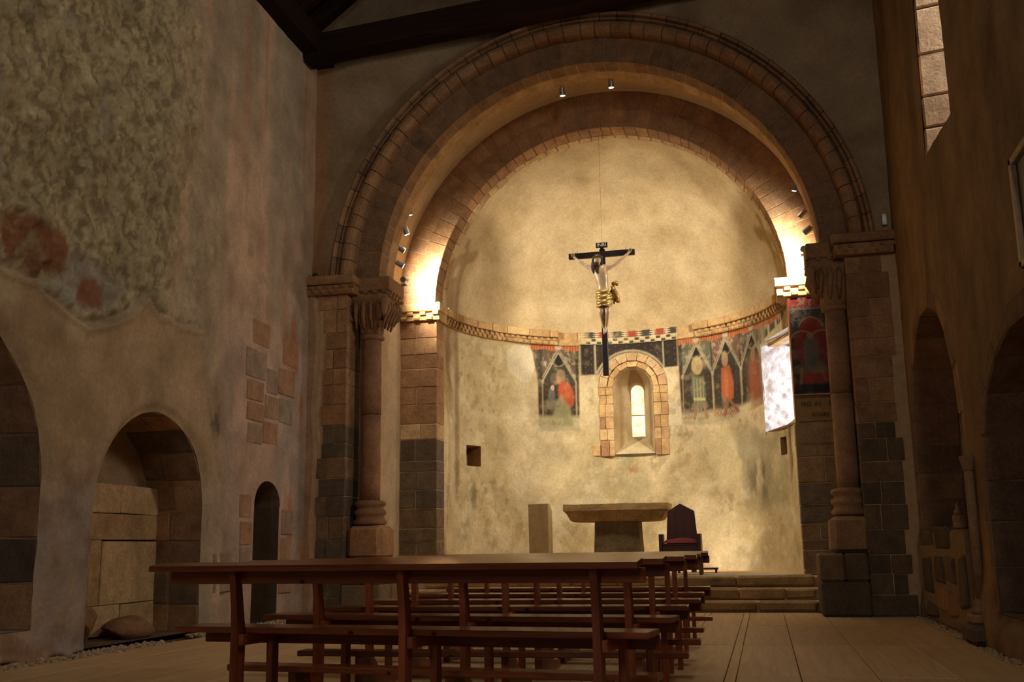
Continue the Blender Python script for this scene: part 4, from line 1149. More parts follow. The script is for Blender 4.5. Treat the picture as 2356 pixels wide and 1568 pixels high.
for k in range(4):       # rough lintel boards across the head
    t = .10 + k * .26; q0 = f0 * (1 - t) + g0 * t; q1 = f1 * (1 - t) + g1 * t
    d = (g0 - f0); d /= np.linalg.norm(d)
    MB().add([tuple(q0 + d * w + np.array([0, 0, z])) for w in (0, .19) for z in (4.86, 4.93)] + [tuple(q1 + d * w + np.array([0, 0, z])) for w in (0, .19) for z in (4.86, 4.93)],
             [[0, 1, 3, 2], [4, 6, 7, 5], [0, 4, 5, 1], [2, 3, 7, 6], [0, 2, 6, 4], [1, 5, 7, 3]]).build('lintel_board', M_STONE_L, wall_apse)

# ---- wall cupboards (aumbries)
def aumbry(a0, a1, z0, z1, dep=.35):
    c = rgb(160, 124, 82)
    o = [P3(a0, z0, 0), P3(a0, z1, 0), P3(a1, z1, 0), P3(a1, z0, 0)]
    i = [P3(a0 + .5, z0 + .03, -dep), P3(a0 + .5, z1 - .03, -dep), P3(a1 - .5, z1 - .03, -dep), P3(a1 - .5, z0 + .03, -dep)]
    mk('aumbry_lining', o + i, [[0, 4, 5, 1], [1, 5, 6, 2], [2, 6, 7, 3], [3, 7, 4, 0], [4, 7, 6, 5]], M_EMB, wall_apse, cols=np.tile(c, (8, 1)))
aumbry(-70.5, -62.5, 2.68, 3.09); aumbry(66.5, 71.5, 2.69, 3.02)

# ================================================================= STEPS AND PLATFORM
M_STEP = mat_stone('step_stone', [G(168, 138, 92), G(150, 124, 84), G(184, 152, 104), G(140, 118, 84)])
platform = MB().box(-6.5, 1.1, 17.42, 18.6, -.1, .17, .02).box(-6.5, 1.1, 17.76, 18.6, .16, .355, .02).box(-6.5, 1.1, 18.12, 18.6, .35, .54, .02).build('altar_platform', M_MORTAR, None, kind='structure')
def prel(o): pass
zt = [0, .185, .37, .555]; ys = [17.36, 17.71, 18.05]
for k in range(3):
    x = -5.93 if k else -6.0
    xe = .76 - .0
    while x < xe - .05:
        w = min(rng.uniform(.7, 1.25), xe - x)
        if xe - x - w < .4: w = xe - x
        o = stone('step_stone', x, x + w, ys[k] + rng.uniform(-.02, .02), ys[k] + .42, zt[k] + .003, zt[k + 1] + rng.uniform(-.012, .006), M_STEP, platform, ch=.03, jit=.010, gap=.006)
        prel(o); x += w
V = [(-6.57, 18.40, .553), (1.37, 18.40, .553), (1.37, 18.95, .553)] + [(CX + 3.3 * math.cos(t), YC + 3.3 * math.sin(t), .553) for t in np.linspace(0.02, math.pi - .02, 24)] + [(-6.57, 18.95, .553)]
o = mk('platform_paving', V, [list(range(len(V)))], mat_plain('platform_stone', G(196, 166, 116), .9, scale=6), platform); prel(o)
# loose rubble and mortar at the step foot
# ================================================================= ALTAR, LECTERN, CHAIR, FOOTBOARD
M_ALT = mat_stone('altar_stone', [G(196, 164, 112), G(188, 154, 102)], .8)
M_ALT2 = mat_stone('altar_pedestal_stone', [G(126, 108, 78), G(120, 104, 76)], .8)
t = empty('altar', (-2.64, 19.5, .555), label='stone altar, thick slab on a tapering grey pedestal', cat='altar')
# slab with cavetto underside: build from rows of rectangles
rowsA = [(.95, .42, 1.27), (.96, .43, 1.265), (.96, .43, 1.15), (.94, .41, 1.135), (.90, .38, 1.10), (.87, .36, 1.04), (.84, .33, .98), (.79, .29, .955), (.72, .26, .948)]
V = []; F = []
for (hx, hy, z) in rowsA:
    nsd = 10
    pts = [(-hx + 2 * hx * i / nsd, -hy) for i in range(nsd)] + [(hx, -hy + 2 * hy * i / 4) for i in range(4)] + [(hx - 2 * hx * i / nsd, hy) for i in range(nsd)] + [(-hx, hy - 2 * hy * i / 4) for i in range(4)]
    for (x, y) in pts: V.append((x + .02 + rng.uniform(-.007, .007), y + rng.uniform(-.007, .007), z + rng.uniform(-.006, .006)))
nr_ = 28
for r in range(len(rowsA) - 1):
    for i in range(nr_): j = (i + 1) % nr_; F.append([r * nr_ + j, r * nr_ + i, (r + 1) * nr_ + i, (r + 1) * nr_ + j])
F.append(list(range(nr_))); F.append([(len(rowsA) - 1) * nr_ + i for i in range(nr_)][::-1])
mk('slab', V, F, M_ALT, t)
V = []; F = []
zz = np.linspace(0, .95, 9)
for z in zz:
    w = .445 - .045 * z / .95 + rng.uniform(-.004, .004)
    for (x, y) in ((-w, -.28), (-w * .3, -.285), (w * .4, -.28), (w, -.27), (w, .28), (-w, .28)): V.append((x + .02, y, z))
for r in range(8):
    for i in range(6): j = (i + 1) % 6; F.append([r * 6 + i, r * 6 + j, (r + 1) * 6 + j, (r + 1) * 6 + i])
F.append([48 + i for i in range(6)]); F.append(list(range(6))[::-1])
mk('pedestal', V, F, M_ALT2, t)

t = empty('lectern', (-3.95, 18.6, .555), label='plain square limestone lectern pillar left of the altar', cat='lectern')
M_LIME = mat_plain('smooth_limestone', G(190, 160, 106), .85, scale=8)
V = [(-.17, 0, 0), (.19, 0, 0), (.19, .36, 0), (-.17, .36, 0), (-.185, 0, 1.268), (.175, 0, 1.278), (.175, .16, 1.275), (-.185, .16, 1.27), (.18, .36, 1.16), (-.18, .36, 1.155)]
mk('block', V, [[0, 3, 2, 1], [0, 1, 5, 4], [1, 2, 8, 6, 5], [2, 3, 9, 8], [3, 0, 4, 7, 9], [4, 5, 6, 7], [7, 6, 8, 9]], M_LIME, t)

t = empty('presiding_chair', (-1.435, 18.72, .555), label='dark wooden high-backed chair with pointed back and red cushion', cat='chair')
MB().prism([(-.26, .62), (-.235, .98), (-.225, 1.10), (0.0, 1.235), (.245, 1.10), (.275, .70), (.28, .60), (.28, .3), (-.27, .3)], .22, .27, 1).build('backrest', M_DARKW, t)
for s in (-1, 1):
    MB().box(s * .33 - .03, s * .33 + .03, -.22, .26, .25, .70, .01).build('armrest', M_DARKW, t)
    MB().box(s * .335 - .025, s * .335 + .025, -.21, -.14, 0, .26, .006).build('leg', M_DARKW, t)
    MB().box(s * .335 - .025, s * .335 + .025, .18, .25, 0, .26, .006).build('leg', M_DARKW, t)
MB().box(-.30, .30, -.20, .22, .50, .54, .01).build('seat', M_DARKW, t)
MB().box(-.30, .30, -.20, -.17, .30, .505, .006).build('front_board', M_DARKW, t)
V, F = [], []
for i in range(13):
    for j in range(9):
        x = -.29 + .58 * i / 12; y = -.21 + .42 * j / 8
        e = (1 - (2 * i / 12 - 1) ** 6) * (1 - (2 * j / 8 - 1) ** 6)
        V.append((x, y, .545 + .075 * e ** .5 + .012 * math.sin(x * 13 + 1) * e))
for i in range(12):
    for j in range(8): a = i * 9 + j; F.append([a, a + 9, a + 10, a + 1])
nb_ = len(V); V += [(-.29, -.21, .54), (.29, -.21, .54), (.29, .21, .54), (-.29, .21, .54)]; F.append([nb_ + 3, nb_ + 2, nb_ + 1, nb_])
mk('cushion', V, F, mat_plain('red_velvet', G(112, 34, 34), .95), t, smooth=True, label='dark red seat cushion')

t = empty('foot_board', (-1.25, 20.1, .555), rz=.02, label='low dark wooden board on the platform behind the chair', cat='board')
MB().box(-.38, .38, -.12, .14, .055, .09, .006).build('top', M_DARKW, t)
for s in (-1, 1): MB().box(s * .34 - .02, s * .34 + .02, -.11, .13, 0, .055, .005).build('foot', M_DARKW, t)
t = empty('floor_lamp', (-1.35, 20.62, .555), label='small floor lamp shining on the apse wall behind the chair', cat='lamp')
MB().lathe([(.05, 0), (.05, .06), (.04, .07)], 0, 0, 14).build('base', M_BLACK, t, smooth=False)
MB().tube([(0, -.03, .09), (0, .07, .14)], [.035, .05], 12).build('head', M_METAL, t)

# ================================================================= CRUCIFIX
cr = empty('crucifix', (-2.647, 18.70, 4.123), label='black wooden crucifix with painted figure in a gilt loincloth, hanging before the apse', cat='crucifix')
cr.scale = (1.0936,) * 3
M_CROSS = mat_plain('black_painted_wood', G(30, 20, 16), .35)
MB().box(-.048, .048, -.03, .03, 0, 2.20, .006).build('upright', M_CROSS, cr)
MB().box(-.58, .56, -.045, .015, 2.055, 2.155, .006).build('crossbar', M_CROSS, cr)
pl = MB().box(-.10, .10, -.06, -.035, 2.215, 2.305, .004).build('plaque', M_CROSS, cr)
o = text('INRI', (0, -.063, 2.26), .085, mat_plain('white_paint', G(214, 204, 186), .6), pl, ext=.0015)
MB().box(-.03, .03, -.035, .0, 2.19, 2.24, .004).build('plaque_mount', M_CROSS, cr)
for x in (-.43, .40): MB().tube([(x, -.01, 2.15), (x, -.01, 2.20), (x + .02, -.01, 2.215), (x + .035, -.01, 2.19)], .004, 6).build('hook', M_METAL, cr)
MB().tube([(0, 0, 2.20), (0, 0, 4.36)], .0022, 5).build('hanging_wire', M_METAL, cr)
M_FLESH = mat_plain('painted_flesh', G(190, 160, 122), .32, scale=10, var=.22)
M_GILT = mat_plain('gilt_cloth', G(172, 138, 74), .36, .5, var=.35, scale=22)
M_HAIR = mat_plain('dark_brown_hair', G(44, 26, 18), .7)
# skeleton in units relative to the crucifix foot (z up, -y to the nave)
J = {}; VV = []; EE = []; RRR = []
def jn_(p, r, prev=None):
    VV.append(p); RRR.append(r); i = len(VV) - 1
    if prev is not None: EE.append((prev, i))
    return i
pel = jn_((.02, -.115, 1.36), (.125, .085))
wai = jn_((.015, -.125, 1.47), (.098, .075), pel)
rib = jn_((-.005, -.145, 1.60), (.125, .092), wai)
che = jn_((-.01, -.155, 1.72), (.150, .098), rib)
nec0 = jn_((-.02, -.150, 1.83), (.075, .06), che)
nec = jn_((-.035, -.175, 1.88), (.045, .045), nec0)
def arm(s, sh, el, wr, ha):
    a = jn_(sh, (.062, .058), nec0); m = jn_(tuple((np.array(sh) + np.array(el)) / 2), (.045, .042), a)
    b = jn_(el, (.035, .035), m); m2 = jn_(tuple(np.array(el) * .6 + np.array(wr) * .4), (.038, .036), b)
    c = jn_(wr, (.022, .022), m2); d = jn_(ha, (.032, .02), c)
    hx, hy, hz = ha
    dirx = s
    for k, (dx, dz, L) in enumerate(((.015, .042, 1), (.030, .030, 1.1), (.036, .012, 1.05), (.034, -.008, .85))):
        e = jn_((hx + s * dx * .6, hy - .012, hz + dz * .7), (.0085, .0085), d)
        jn_((hx + s * dx * 1.1 * L, hy - .035, hz + dz * 1.1 * L), (.0075, .0075), e)
    e = jn_((hx - s * .012, hy - .02, hz + .030), (.009, .009), d); jn_((hx + s * .002, hy - .04, hz + .045), (.008, .008), e)
arm(-1, (-.135, -.13, 1.83), (-.29, -.10, 1.91), (-.45, -.075, 2.045), (-.49, -.07, 2.095))
arm(1, (.115, -.13, 1.835), (.25, -.10, 1.90), (.44, -.075, 2.06), (.485, -.07, 2.11))
for s, (hp_, kn, an, ft, toe) in ((-1, ((-.035, -.115, 1.30), (-.020, -.215, 1.045), (.005, -.085, .80), (.01, -.10, .74), (.005, -.15, .685))), (1, ((.085, -.115, 1.30), (.095, -.225, 1.05), (.045, -.105, .81), (.030, -.13, .75), (.022, -.18, .70)))):
    a = jn_(hp_, (.085, .085), pel); m = jn_(tuple((np.array(hp_) + np.array(kn)) / 2), (.066, .068), a)
    b = jn_(kn, (.046, .048), m); m2 = jn_(tuple(np.array(kn) * .65 + np.array(an) * .35), (.043, .046), b)
    c = jn_(an, (.026, .028), m2); d = jn_(ft, (.030, .024), c); e = jn_(toe, (.026, .014), d)
def skin(name, VV, EE, RR, m, parent, sub=2):
    me = bpy.data.meshes.new(name); me.from_pydata([tuple(np.array(v) * S) for v in VV], EE, [])
    o = bpy.data.objects.new(name, me); COLL.objects.link(o); o.parent = parent
    md = o.modifiers.new('skin', 'SKIN'); md.use_smooth_shade = True
    for i, sv in enumerate(me.skin_vertices[0].data if len(me.skin_vertices) else []): pass
    return o, me
me = bpy.data.meshes.new('body'); me.from_pydata([tuple(np.array(v) * S) for v in VV], EE, [])
body = bpy.data.objects.new('body', me); COLL.objects.link(body); body.parent = cr
md = body.modifiers.new('skin', 'SKIN'); md.use_smooth_shade = True
bpy.context.view_layer.update()
if not me.skin_vertices:
    bpy.context.view_layer.objects.active = body; body.select_set(True)
    bpy.ops.mesh.customdata_skin_add()
for i, sv in enumerate(me.skin_vertices[0].data):
    sv.radius = (RRR[i][0] * S, RRR[i][1] * S); sv.use_root = (i == 0)
sb = body.modifiers.new('sub', 'SUBSURF'); sb.levels = 2; sb.render_levels = 2
me.materials.append(M_FLESH)
# head bowed to the left, with hair, beard and crown of thorns
hc = np.array((-.055, -.215, 1.955))
hb = MB(); hb.blob(hc, (.068, .078, .098), 3, .05, 3)
hb.blob(hc + np.array((-.012, -.074, -.012)), (.012, .018, .024), 1); hb.blob(hc + np.array((-.036, -.062, .012)), (.014, .01, .009), 1); hb.blob(hc + np.array((.016, -.068, .012)), (.014, .01, .009), 1)
hb.blob(hc + np.array((-.012, -.070, -.042)), (.020, .010, .007), 1); hb.blob(hc + np.array((.068, -.005, 0)), (.01, .018, .026), 1)
hb.build('head', M_FLESH, cr, smooth=True)
hh = MB(); hh.blob(hc + np.array((0, .022, .030)), (.083, .084, .088), 3, .12, 5)
hh.blob(hc + np.array((-.070, .0, -.05)), (.030, .045, .10), 2, .2, 6); hh.tube([hc + np.array((-.072, -.01, -.05)), hc + np.array((-.080, -.03, -.15)), hc + np.array((-.062, -.04, -.24))], [.035, .03, .012], 8)
hh.blob(hc + np.array((.066, .012, -.03)), (.026, .04, .07), 2, .2, 7)
hh.blob(hc + np.array((-.012, -.055, -.078)), (.040, .028, .040), 2, .2, 8)
hh.build('hair_and_beard', M_HAIR, cr, smooth=True)
ct = MB()
for k in range(3):
    pts = [hc + np.array((.084 * math.cos(w), .010 + .088 * math.sin(w), .040 + .012 * math.sin(w * 5 + k * 2))) for w in np.linspace(0, 2 * math.pi, 29)]
    ct.tube(pts, .0075, 6)
for k in range(16):
    w = 2 * math.pi * k / 16; p = hc + np.array((.088 * math.cos(w), .01 + .09 * math.sin(w), .042)); ct.tube([p, p + np.array((.03 * math.cos(w + 1), .03 * math.sin(w + 1), .018))], [.004, .001], 5)
ct.build('crown_of_thorns', mat_plain('thorn_branch', G(76, 66, 40), .7), cr)
# gilt loincloth, wrapped folds and hanging knot on the right hip
V = []; F = []; na, nz = 40, 18
for i in range(nz):
    tz = i / (nz - 1); z = 1.435 - .27 * tz
    for k in range(na):
        w = 2 * math.pi * k / na
        rx = .138 - .012 * tz + .011 * math.sin(tz * 20 + 1.5 * math.cos(2 * w) + 1.2 * math.cos(w)) + .008 * math.sin(w * 7 + tz * 9); ry = .112 + .014 * math.sin(tz * 20 + 1.5 * math.cos(2 * w) + 1.2 * math.cos(w)) + .02 * tz
        V.append((.028 + rx * math.cos(w), -.125 - .035 * tz + ry * math.sin(w), z - .035 * max(0, -math.sin(w)) * tz + .02 * math.sin(w * 3) * tz))
for i in range(nz - 1):
    for k in range(na): k2 = (k + 1) % na; F.append([i * na + k, (i + 1) * na + k, (i + 1) * na + k2, i * na + k2])
mk('loincloth', V, F, M_GILT, cr, smooth=True)
kb = MB(); kb.blob((.215, -.14, 1.55), (.06, .045, .045), 2, .35, 9); kb.blob((.255, -.14, 1.535), (.03, .03, .04), 2, .3, 10)
kb.tube([(.17, -.14, 1.50), (.205, -.15, 1.42), (.245, -.15, 1.32), (.265, -.15, 1.24)], [.03, .038, .045, .03], 8)
kb.tube([(.18, -.13, 1.50), (.19, -.14, 1.38), (.20, -.14, 1.28), (.19, -.14, 1.19)], [.022, .028, .035, .012], 8); kb.blob((.265, -.15, 1.235), (.045, .035, .035), 2, .35, 11)
kb.build('loincloth_knot', M_GILT, cr, smooth=True)
for (x, z) in ((-.485, 2.09), (.482, 2.105), (.018, .73)): MB().tube([(x, -.03, z), (x, -.13, z)], [.004, .007], 6).build('nail', M_BLACK, cr)

# ================================================================= LAMPS on the arch
def spotlamp(p, tgt, label, r=.05, L=.12):
    p = Vector(p); d = (Vector(tgt) - p).normalized()
    t = empty('spotlight', p, label=label, cat='spotlight', group=None)
    d = np.array(d)
    MB().tube([(-d * .03), (d * L)], [r * .9, r], 14).build('housing', M_METAL, t, smooth=False)
    MB().tube([(d * (L - .001)), (d * (L + .004))], [r * .82, r * .82], 14).build('lens', M_LAMP, t)
    c = np.array((CX - p.x, 0, CZ - p.z)); c = -c / np.linalg.norm(c)
    MB().tube([(0, -.01, 0), tuple(c * .05 + np.array((0, -.05, 0)))], .012, 6).build('bracket', M_METAL, t)
LB = ['upper of the two bare spotlights on the left haunch of the arch', 'large spotlight just below the upper left pair on the arch', 'left of the two spotlights at the crown of the arch',
      'right of the two spotlights at the crown of the arch', 'single small spotlight on the right haunch of the arch', 'small spotlight low on the left of the arch, second above the capital', 'lowest spotlight on the left of the arch, just above the capital',
      'lower of two added, unseen spotlights tucked behind the right foot of the arch', 'upper of two added, unseen spotlights tucked behind the right foot of the arch']
for (x, y, z, tx, ty, tz), lb in zip(SPOTS, LB): spotlamp((x, y, z), (tx, ty, tz), lb, .045 if lb.startswith(('upper', 'single')) else .055)
for (x, lb, tx) in ((-6.12, 'floodlight standing on the left capital, lighting the apse', -3.0), (.92, 'floodlight standing on the right capital, lighting the apse', -2.2)):
    t = empty('floodlight', (x, 17.43, 5.77), label=lb, cat='floodlight')
    MB().box(-.05, .05, -.05, .05, 0, .02, .004).build('base', M_METAL, t)
    MB().tube([(0, -.06, .10), (0, .10, .13)], .055, 12).build('housing', M_METAL, t)
    MB().tube([(0, 0, .02), (0, 0, .08)], .012, 6).build('stem', M_METAL, t)
t = empty('speaker', (-7.45, 16.5, 5.77), label='small round black lamp on the far left impost', cat='lamp')
MB().blob((0, 0, .05), (.05, .05, .05), 2).build('head', M_BLACK, t, smooth=True)
MB().box(-.03, .03, -.03, .03, -.0, .012, .003).build('base', M_BLACK, t)
t = empty('junction_box', (2.12, 16.56, 6.03), label='small pale box on the wall above the right impost', cat='box')
MB().box(-.04, .04, -.02, .05, -.10, .08, .006).build('case', M_METAL, t)
MB().box(-.03, .03, -.026, -.02, -.08, .06, .003).build('lid', M_METAL, t)
t = empty('socket_box', (-8.2, 12.70, .16), label='small grey socket box on the recess wall beside the flat stone', cat='box')
MB().box(-.02, .03, -.10, .10, 0, .13, .006).build('case', M_METAL, t); MB().box(.03, .036, -.06, .06, .03, .10, .003).build('cover', M_BLACK, t)

# ================================================================= LOOSE STONES, GRAVEL
def rock(name, loc, r, seed, m, label, cat='stone', rz=0., flat=None):
    import bmesh
    bm = bmesh.new(); bmesh.ops.create_icosphere(bm, subdivisions=4, radius=1.0)
    V = np.array([v.co[:] for v in bm.verts]); F = [[v.index for v in f.verts] for f in bm.faces]; bm.free()
    rr = np.random.default_rng(seed)
    for _ in range(9):
        n_ = rr.normal(size=3); n_ /= np.linalg.norm(n_); d = rr.uniform(.55, .85); s = V @ n_
        V -= np.where(s > d, s - d, 0)[:, None] * n_ * .9
    V *= (1 + .10 * (fbm3(V * 1.6 + seed, 4) - .5))[:, None]
    V[:, 2] = np.maximum(V[:, 2], -.55); V *= np.array(r); V[:, 2] -= V[:, 2].min()
    return mk(name, V, F, m, None, loc=loc, rz=rz, smooth=False, label=label, category=None) if False else settag(mk(name, V, F, m, None, loc=loc, rz=rz), label, cat)
M_ROCK = mat_stone('rubble_stone', [G(150, 112, 80), G(140, 108, 80)])
rock('loose_stone', (-7.85, 10.98, .03), (.26, .36, .30), 5, M_ROCK, 'rough upright stone lying at the left inside the wall recess', rz=.5)
rock('loose_stone', (-7.78, 11.95, .03), (.30, .52, .17), 8, M_ROCK, 'broad flat stone lying at the right inside the wall recess', rz=.1)
rock('stone_fragment', (-7.75, 8.86, .31), (.22, .26, .36), 12, mat_stone('white_marble_fragment', [G(216, 200, 190), G(206, 188, 178)]), 'whitish carved stone fragment in the left arched recess at the picture edge', rz=.3)
def gravel(name, n, px, label):
    t = np.array([(1, 0, 0), (-1, 0, 0), (0, 1, 0), (0, -1, 0), (0, 0, 1), (0, 0, -1)], float)
    tf = np.array([(0, 2, 4), (2, 1, 4), (1, 3, 4), (3, 0, 4), (2, 0, 5), (1, 2, 5), (3, 1, 5), (0, 3, 5)])
    y = 5 + 11.4 * rng.random(n); y = np.where(np.abs(y - 12.15) < .45, y + 1.0, y); x = px(y, rng.random(n)); s = rng.uniform(.014, .042, n)
    V = (t[None] * (s[:, None, None] * np.stack([rng.uniform(.8, 1.5, n), rng.uniform(.8, 1.5, n), rng.uniform(.5, .8, n)], 1)[:, None, :]))
    V += rng.normal(0, .003, V.shape)
    an = rng.uniform(0, 6.28, n); c, s2 = np.cos(an)[:, None], np.sin(an)[:, None]
    X = V[:, :, 0] * c - V[:, :, 1] * s2; Y = V[:, :, 0] * s2 + V[:, :, 1] * c
    V = np.stack([X + x[:, None], Y + y[:, None], V[:, :, 2] + rng.uniform(-.03, .005, n)[:, None]], 2).reshape(-1, 3)
    F = (tf[None] + 6 * np.arange(n)[:, None, None]).reshape(-1, 3)
    return mk(name, V, F, mat_plain('gravel_pebbles', G(176, 150, 112), .9, scale=30, var=.45), kind='stuff', label=label)
gravel('gravel', 3600, lambda y, r: XL(y) + .03 + r * (-6.98 - XL(y)), 'strip of pale gravel along the foot of the left wall')
gravel('gravel', 1800, lambda y, r: 2.04 + r * .22, 'strip of grey gravel along the foot of the right wall')

# ================================================================= RIGHT WALL
def XR(y): return 2.24 + 0 * y
w1 = lambda u, v: np.maximum(np.maximum(11.46 - u + .03 * (v - 7) * 0, u - (13.22 - .10 * (v - 5.8) + .06 * (fb(u, v, 3, seed=121) - .5) * 2)), np.maximum(5.62 + (u - 11.45) * .10 - v, v - 9.6))
a1 = arch_sdf(14.38, 1.80, 2.45, 1.62, 0.0, .05, 122)
a2 = arch_sdf(9.55, 1.92, 1.65, 1.28, .36, .05, 123)
def r_col(u, v):
    b = mix(np.tile(rgb(164, 136, 100), (len(u), 1)), rgb(142, 116, 86), sstep(.4, .65, fb(u, v, 1.6, .5, seed=124)))
    b = mix(b, rgb(160, 118, 80), sstep(.5, .7, fb(u, v, 3, .5, seed=125)) * .5)
    e = np.minimum(np.abs(a1(u, v)), np.abs(a2(u, v)))
    return mix(b, rgb(120, 104, 84), sstep(.25, .05, e) * sstep(.4, .6, fb(u, v, 5, seed=126)) * .8)
wall_right = grid('wall_right', 4.0, 16.75, 0, 11.2, .05, lambda u, v, d: np.stack([XR(u) - d, u, v], 1), M_PLASTER, (w1, a1, a2),
                  lambda u, v: .04 * (fb(u, v, .8, seed=127) - .5) + .012 * (fb(u, v, 4, seed=128) - .5) + sstep(0, .15, np.minimum(np.abs(a1(u, v)), np.abs(a2(u, v)))) * .10 * sstep(.9, .0, v + .4 * (fb(u, v, 1.6, seed=129) - .5)) * (.4 + fb(u, v, 2.4, seed=130)), r_col, kind='structure')
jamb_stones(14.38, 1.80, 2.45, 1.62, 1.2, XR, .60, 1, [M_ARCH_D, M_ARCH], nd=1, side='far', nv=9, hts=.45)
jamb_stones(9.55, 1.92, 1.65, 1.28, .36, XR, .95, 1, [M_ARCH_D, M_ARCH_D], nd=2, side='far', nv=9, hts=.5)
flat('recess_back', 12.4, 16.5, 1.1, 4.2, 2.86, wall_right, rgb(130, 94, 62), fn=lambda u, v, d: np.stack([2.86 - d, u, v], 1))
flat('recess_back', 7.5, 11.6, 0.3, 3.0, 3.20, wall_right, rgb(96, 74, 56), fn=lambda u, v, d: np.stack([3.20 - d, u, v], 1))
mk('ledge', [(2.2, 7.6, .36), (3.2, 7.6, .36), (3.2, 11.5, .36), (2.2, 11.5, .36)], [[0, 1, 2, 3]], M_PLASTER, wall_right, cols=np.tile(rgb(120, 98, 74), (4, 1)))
# blocking wall in the foot of the nearer recess: roughly pointed masonry
MB().box(2.17, 2.8, 12.62, 16.36, 0, 1.19, .03).build('blocking_core', mat_plain('rough_mortar', G(142, 116, 84), .95), wall_right)
for (u0, u1, v0, v1, mm) in [(14.9, 16.1, .95, 1.22, M_STONE_D), (13.6, 14.7, .95, 1.24, M_STONE_D), (14.2, 15.0, .55, .88, M_STONE_D), (13.4, 14.0, .55, .88, M_STONE_D), (15.2, 16.1, .35, .85, M_STONE_D), (14.1, 14.7, .18, .48, M_ARCH), (13.4, 13.9, .16, .48, M_ARCH), (12.7, 13.2, .3, .9, M_STONE_D), (15.0, 15.9, .05, .28, M_STONE_D)]:
    stone('stone', 2.135, 2.4, u0, u1, v0, v1, mm, wall_right, jit=.03, ch=.03)
# deep window embrasure, only its lit far jamb shows
jz = [5.7, 6.15, 6.55, 7.1, 7.7, 8.3, 9.0, 9.6]
M_JAMB = mat_stone('window_jamb_stone', [G(176, 150, 122), G(186, 160, 132), G(168, 142, 114)], .9)
for k in range(7):
    for (d0, d1) in (((0, .75), (.75, 1.5)) if k % 2 else ((0, 1.0), (1.0, 1.5))):
        def fn(P, k=k):
            Q = P.copy(); zz_ = P[:, 2]; Q[:, 0] = XR(0) + P[:, 0]; Q[:, 1] = 13.22 - .10 * (zz_ - 5.8) - P[:, 0] * .22 + P[:, 1]; return Q
        stone('jamb_stone', d0 + .01, d1, 0, .3, jz[k], jz[k + 1], M_JAMB, wall_right, fn=fn, jit=.010, ch=.02)
mk('window_sill', [(2.24, 11.3, 5.6), (3.75, 11.7, 5.95), (3.75, 13.0, 6.05), (2.24, 13.3, 5.79)], [[0, 1, 2, 3]], M_PLASTER, wall_right, cols=np.tile(rgb(150, 124, 92), (4, 1)))
mk('window_jamb', [(2.24, 11.4, 5.5), (3.75, 11.8, 5.9), (3.75, 11.8, 9.7), (2.24, 11.4, 9.7)], [[3, 2, 1, 0]], M_PLASTER, wall_right, cols=np.tile(rgb(150, 124, 92), (4, 1)))
mk('window_head', [(2.24, 11.3, 9.6), (3.75, 11.7, 9.6), (3.75, 13.0, 9.6), (2.24, 13.3, 9.6)], [[3, 2, 1, 0]], M_PLASTER, wall_right, cols=np.tile(rgb(150, 124, 92), (4, 1)))
# slender shaft beside the recess
t = empty('colonnette', (2.19, 12.15, .30), label='slender stone colonnette against the dark right wall', cat='column')
MB().box(-.14, .14, -.16, .16, -.10, .0, .02).build('plinth', M_ARCH, t)
MB().lathe([(.10, 0), (.11, .03), (.09, .06), (.075, .08), (.09, .11), (.075, .14), (.055, .16)], 0, 0, 18).build('base', M_ARCH, t, smooth=True)
MB().lathe([(.052, .16), (.052, .9), (.05, 1.50)], 0, 0, 16).build('shaft', M_ARCH, t, smooth=True)
MB().lathe([(.05, 1.50), (.07, 1.515), (.06, 1.54), (.085, 1.62), (.085, 1.66)], 0, 0, 16).build('cap', M_ARCH, t, smooth=True)
MB().box(-.18, .16, -.3, .3, -.30, -.10, .05).build('footing_stone', M_STONE_D, t)
t = empty('finial', (2.15, 12.78, 1.2), label='small carved stone knob on the blocking wall beside the colonnette', cat='carving')
MB().box(-.06, .06, -.06, .06, 0, .15, .01).build('block', M_ARCH, t); MB().lathe([(.045, .15), (.05, .18), (.025, .22), (.03, .25), (.008, .30)], 0, 0, 12).build('knob', M_ARCH, t, smooth=True)
# framed picture at the right edge
t = empty('framed_picture', (2.20, 8.35, 3.70), label='dark picture in a pale wooden frame on the right wall at the picture edge', cat='picture')
for (y0, y1, z0, z1) in ((.42, .5, -.5, .42), (-.5, -.42, -.5, .42), (-.5, .5, .36, .42), (-.5, .5, -.5, -.44)):
    MB().box(-.07, .0, y0, y1, z0, z1, .01).build('frame', mat_plain('pale_frame_wood', G(170, 140, 100), .5) if y0 == .42 else bpy.data.materials['pale_frame_wood'] , t)
MB().box(-.03, .0, -.42, .42, -.44, .36, .004).build('panel', M_BLACK, t)

grid('wall_core', -7, 17.2, -.1, 12, .1, lambda u, v, d: np.stack([3.77 + 0 * u, u, v], 1), M_MORTAR, (lambda u, v: np.maximum(np.maximum(11.9 - u, u - 12.9), np.maximum(6.1 - v, v - 9.5)),), None, lambda u, v: np.tile(rgb(120, 100, 76), (len(u), 1)), parent=wall_right)
# nave west wall closes the room behind the camera, unseen opening added for the west fill
grid('wall_back', -9, 4.5, 0, 13.5, .4, lambda u, v, d: np.stack([u, -7 + 0 * u, v], 1), M_PLASTER, (lambda u, v: np.maximum(np.abs(u + 3.6) - 1.0, np.abs(v - 5.2) - 1.5),), None, lambda u, v: np.tile(rgb(150, 128, 100), (len(u), 1)), kind='structure')
for nm, par, X, s in (('wall_left', wall_left, -7.2, 1), ('wall_right', wall_right, 2.24, -1)):
    mk('wall_plaster', [(X, -7, 0), (X, 4.02, 0), (X, 4.02, 11.2), (X, -7, 11.2)], [[0, 1, 2, 3]], M_PLASTER, par, cols=np.tile(rgb(160, 136, 106), (4, 1)))

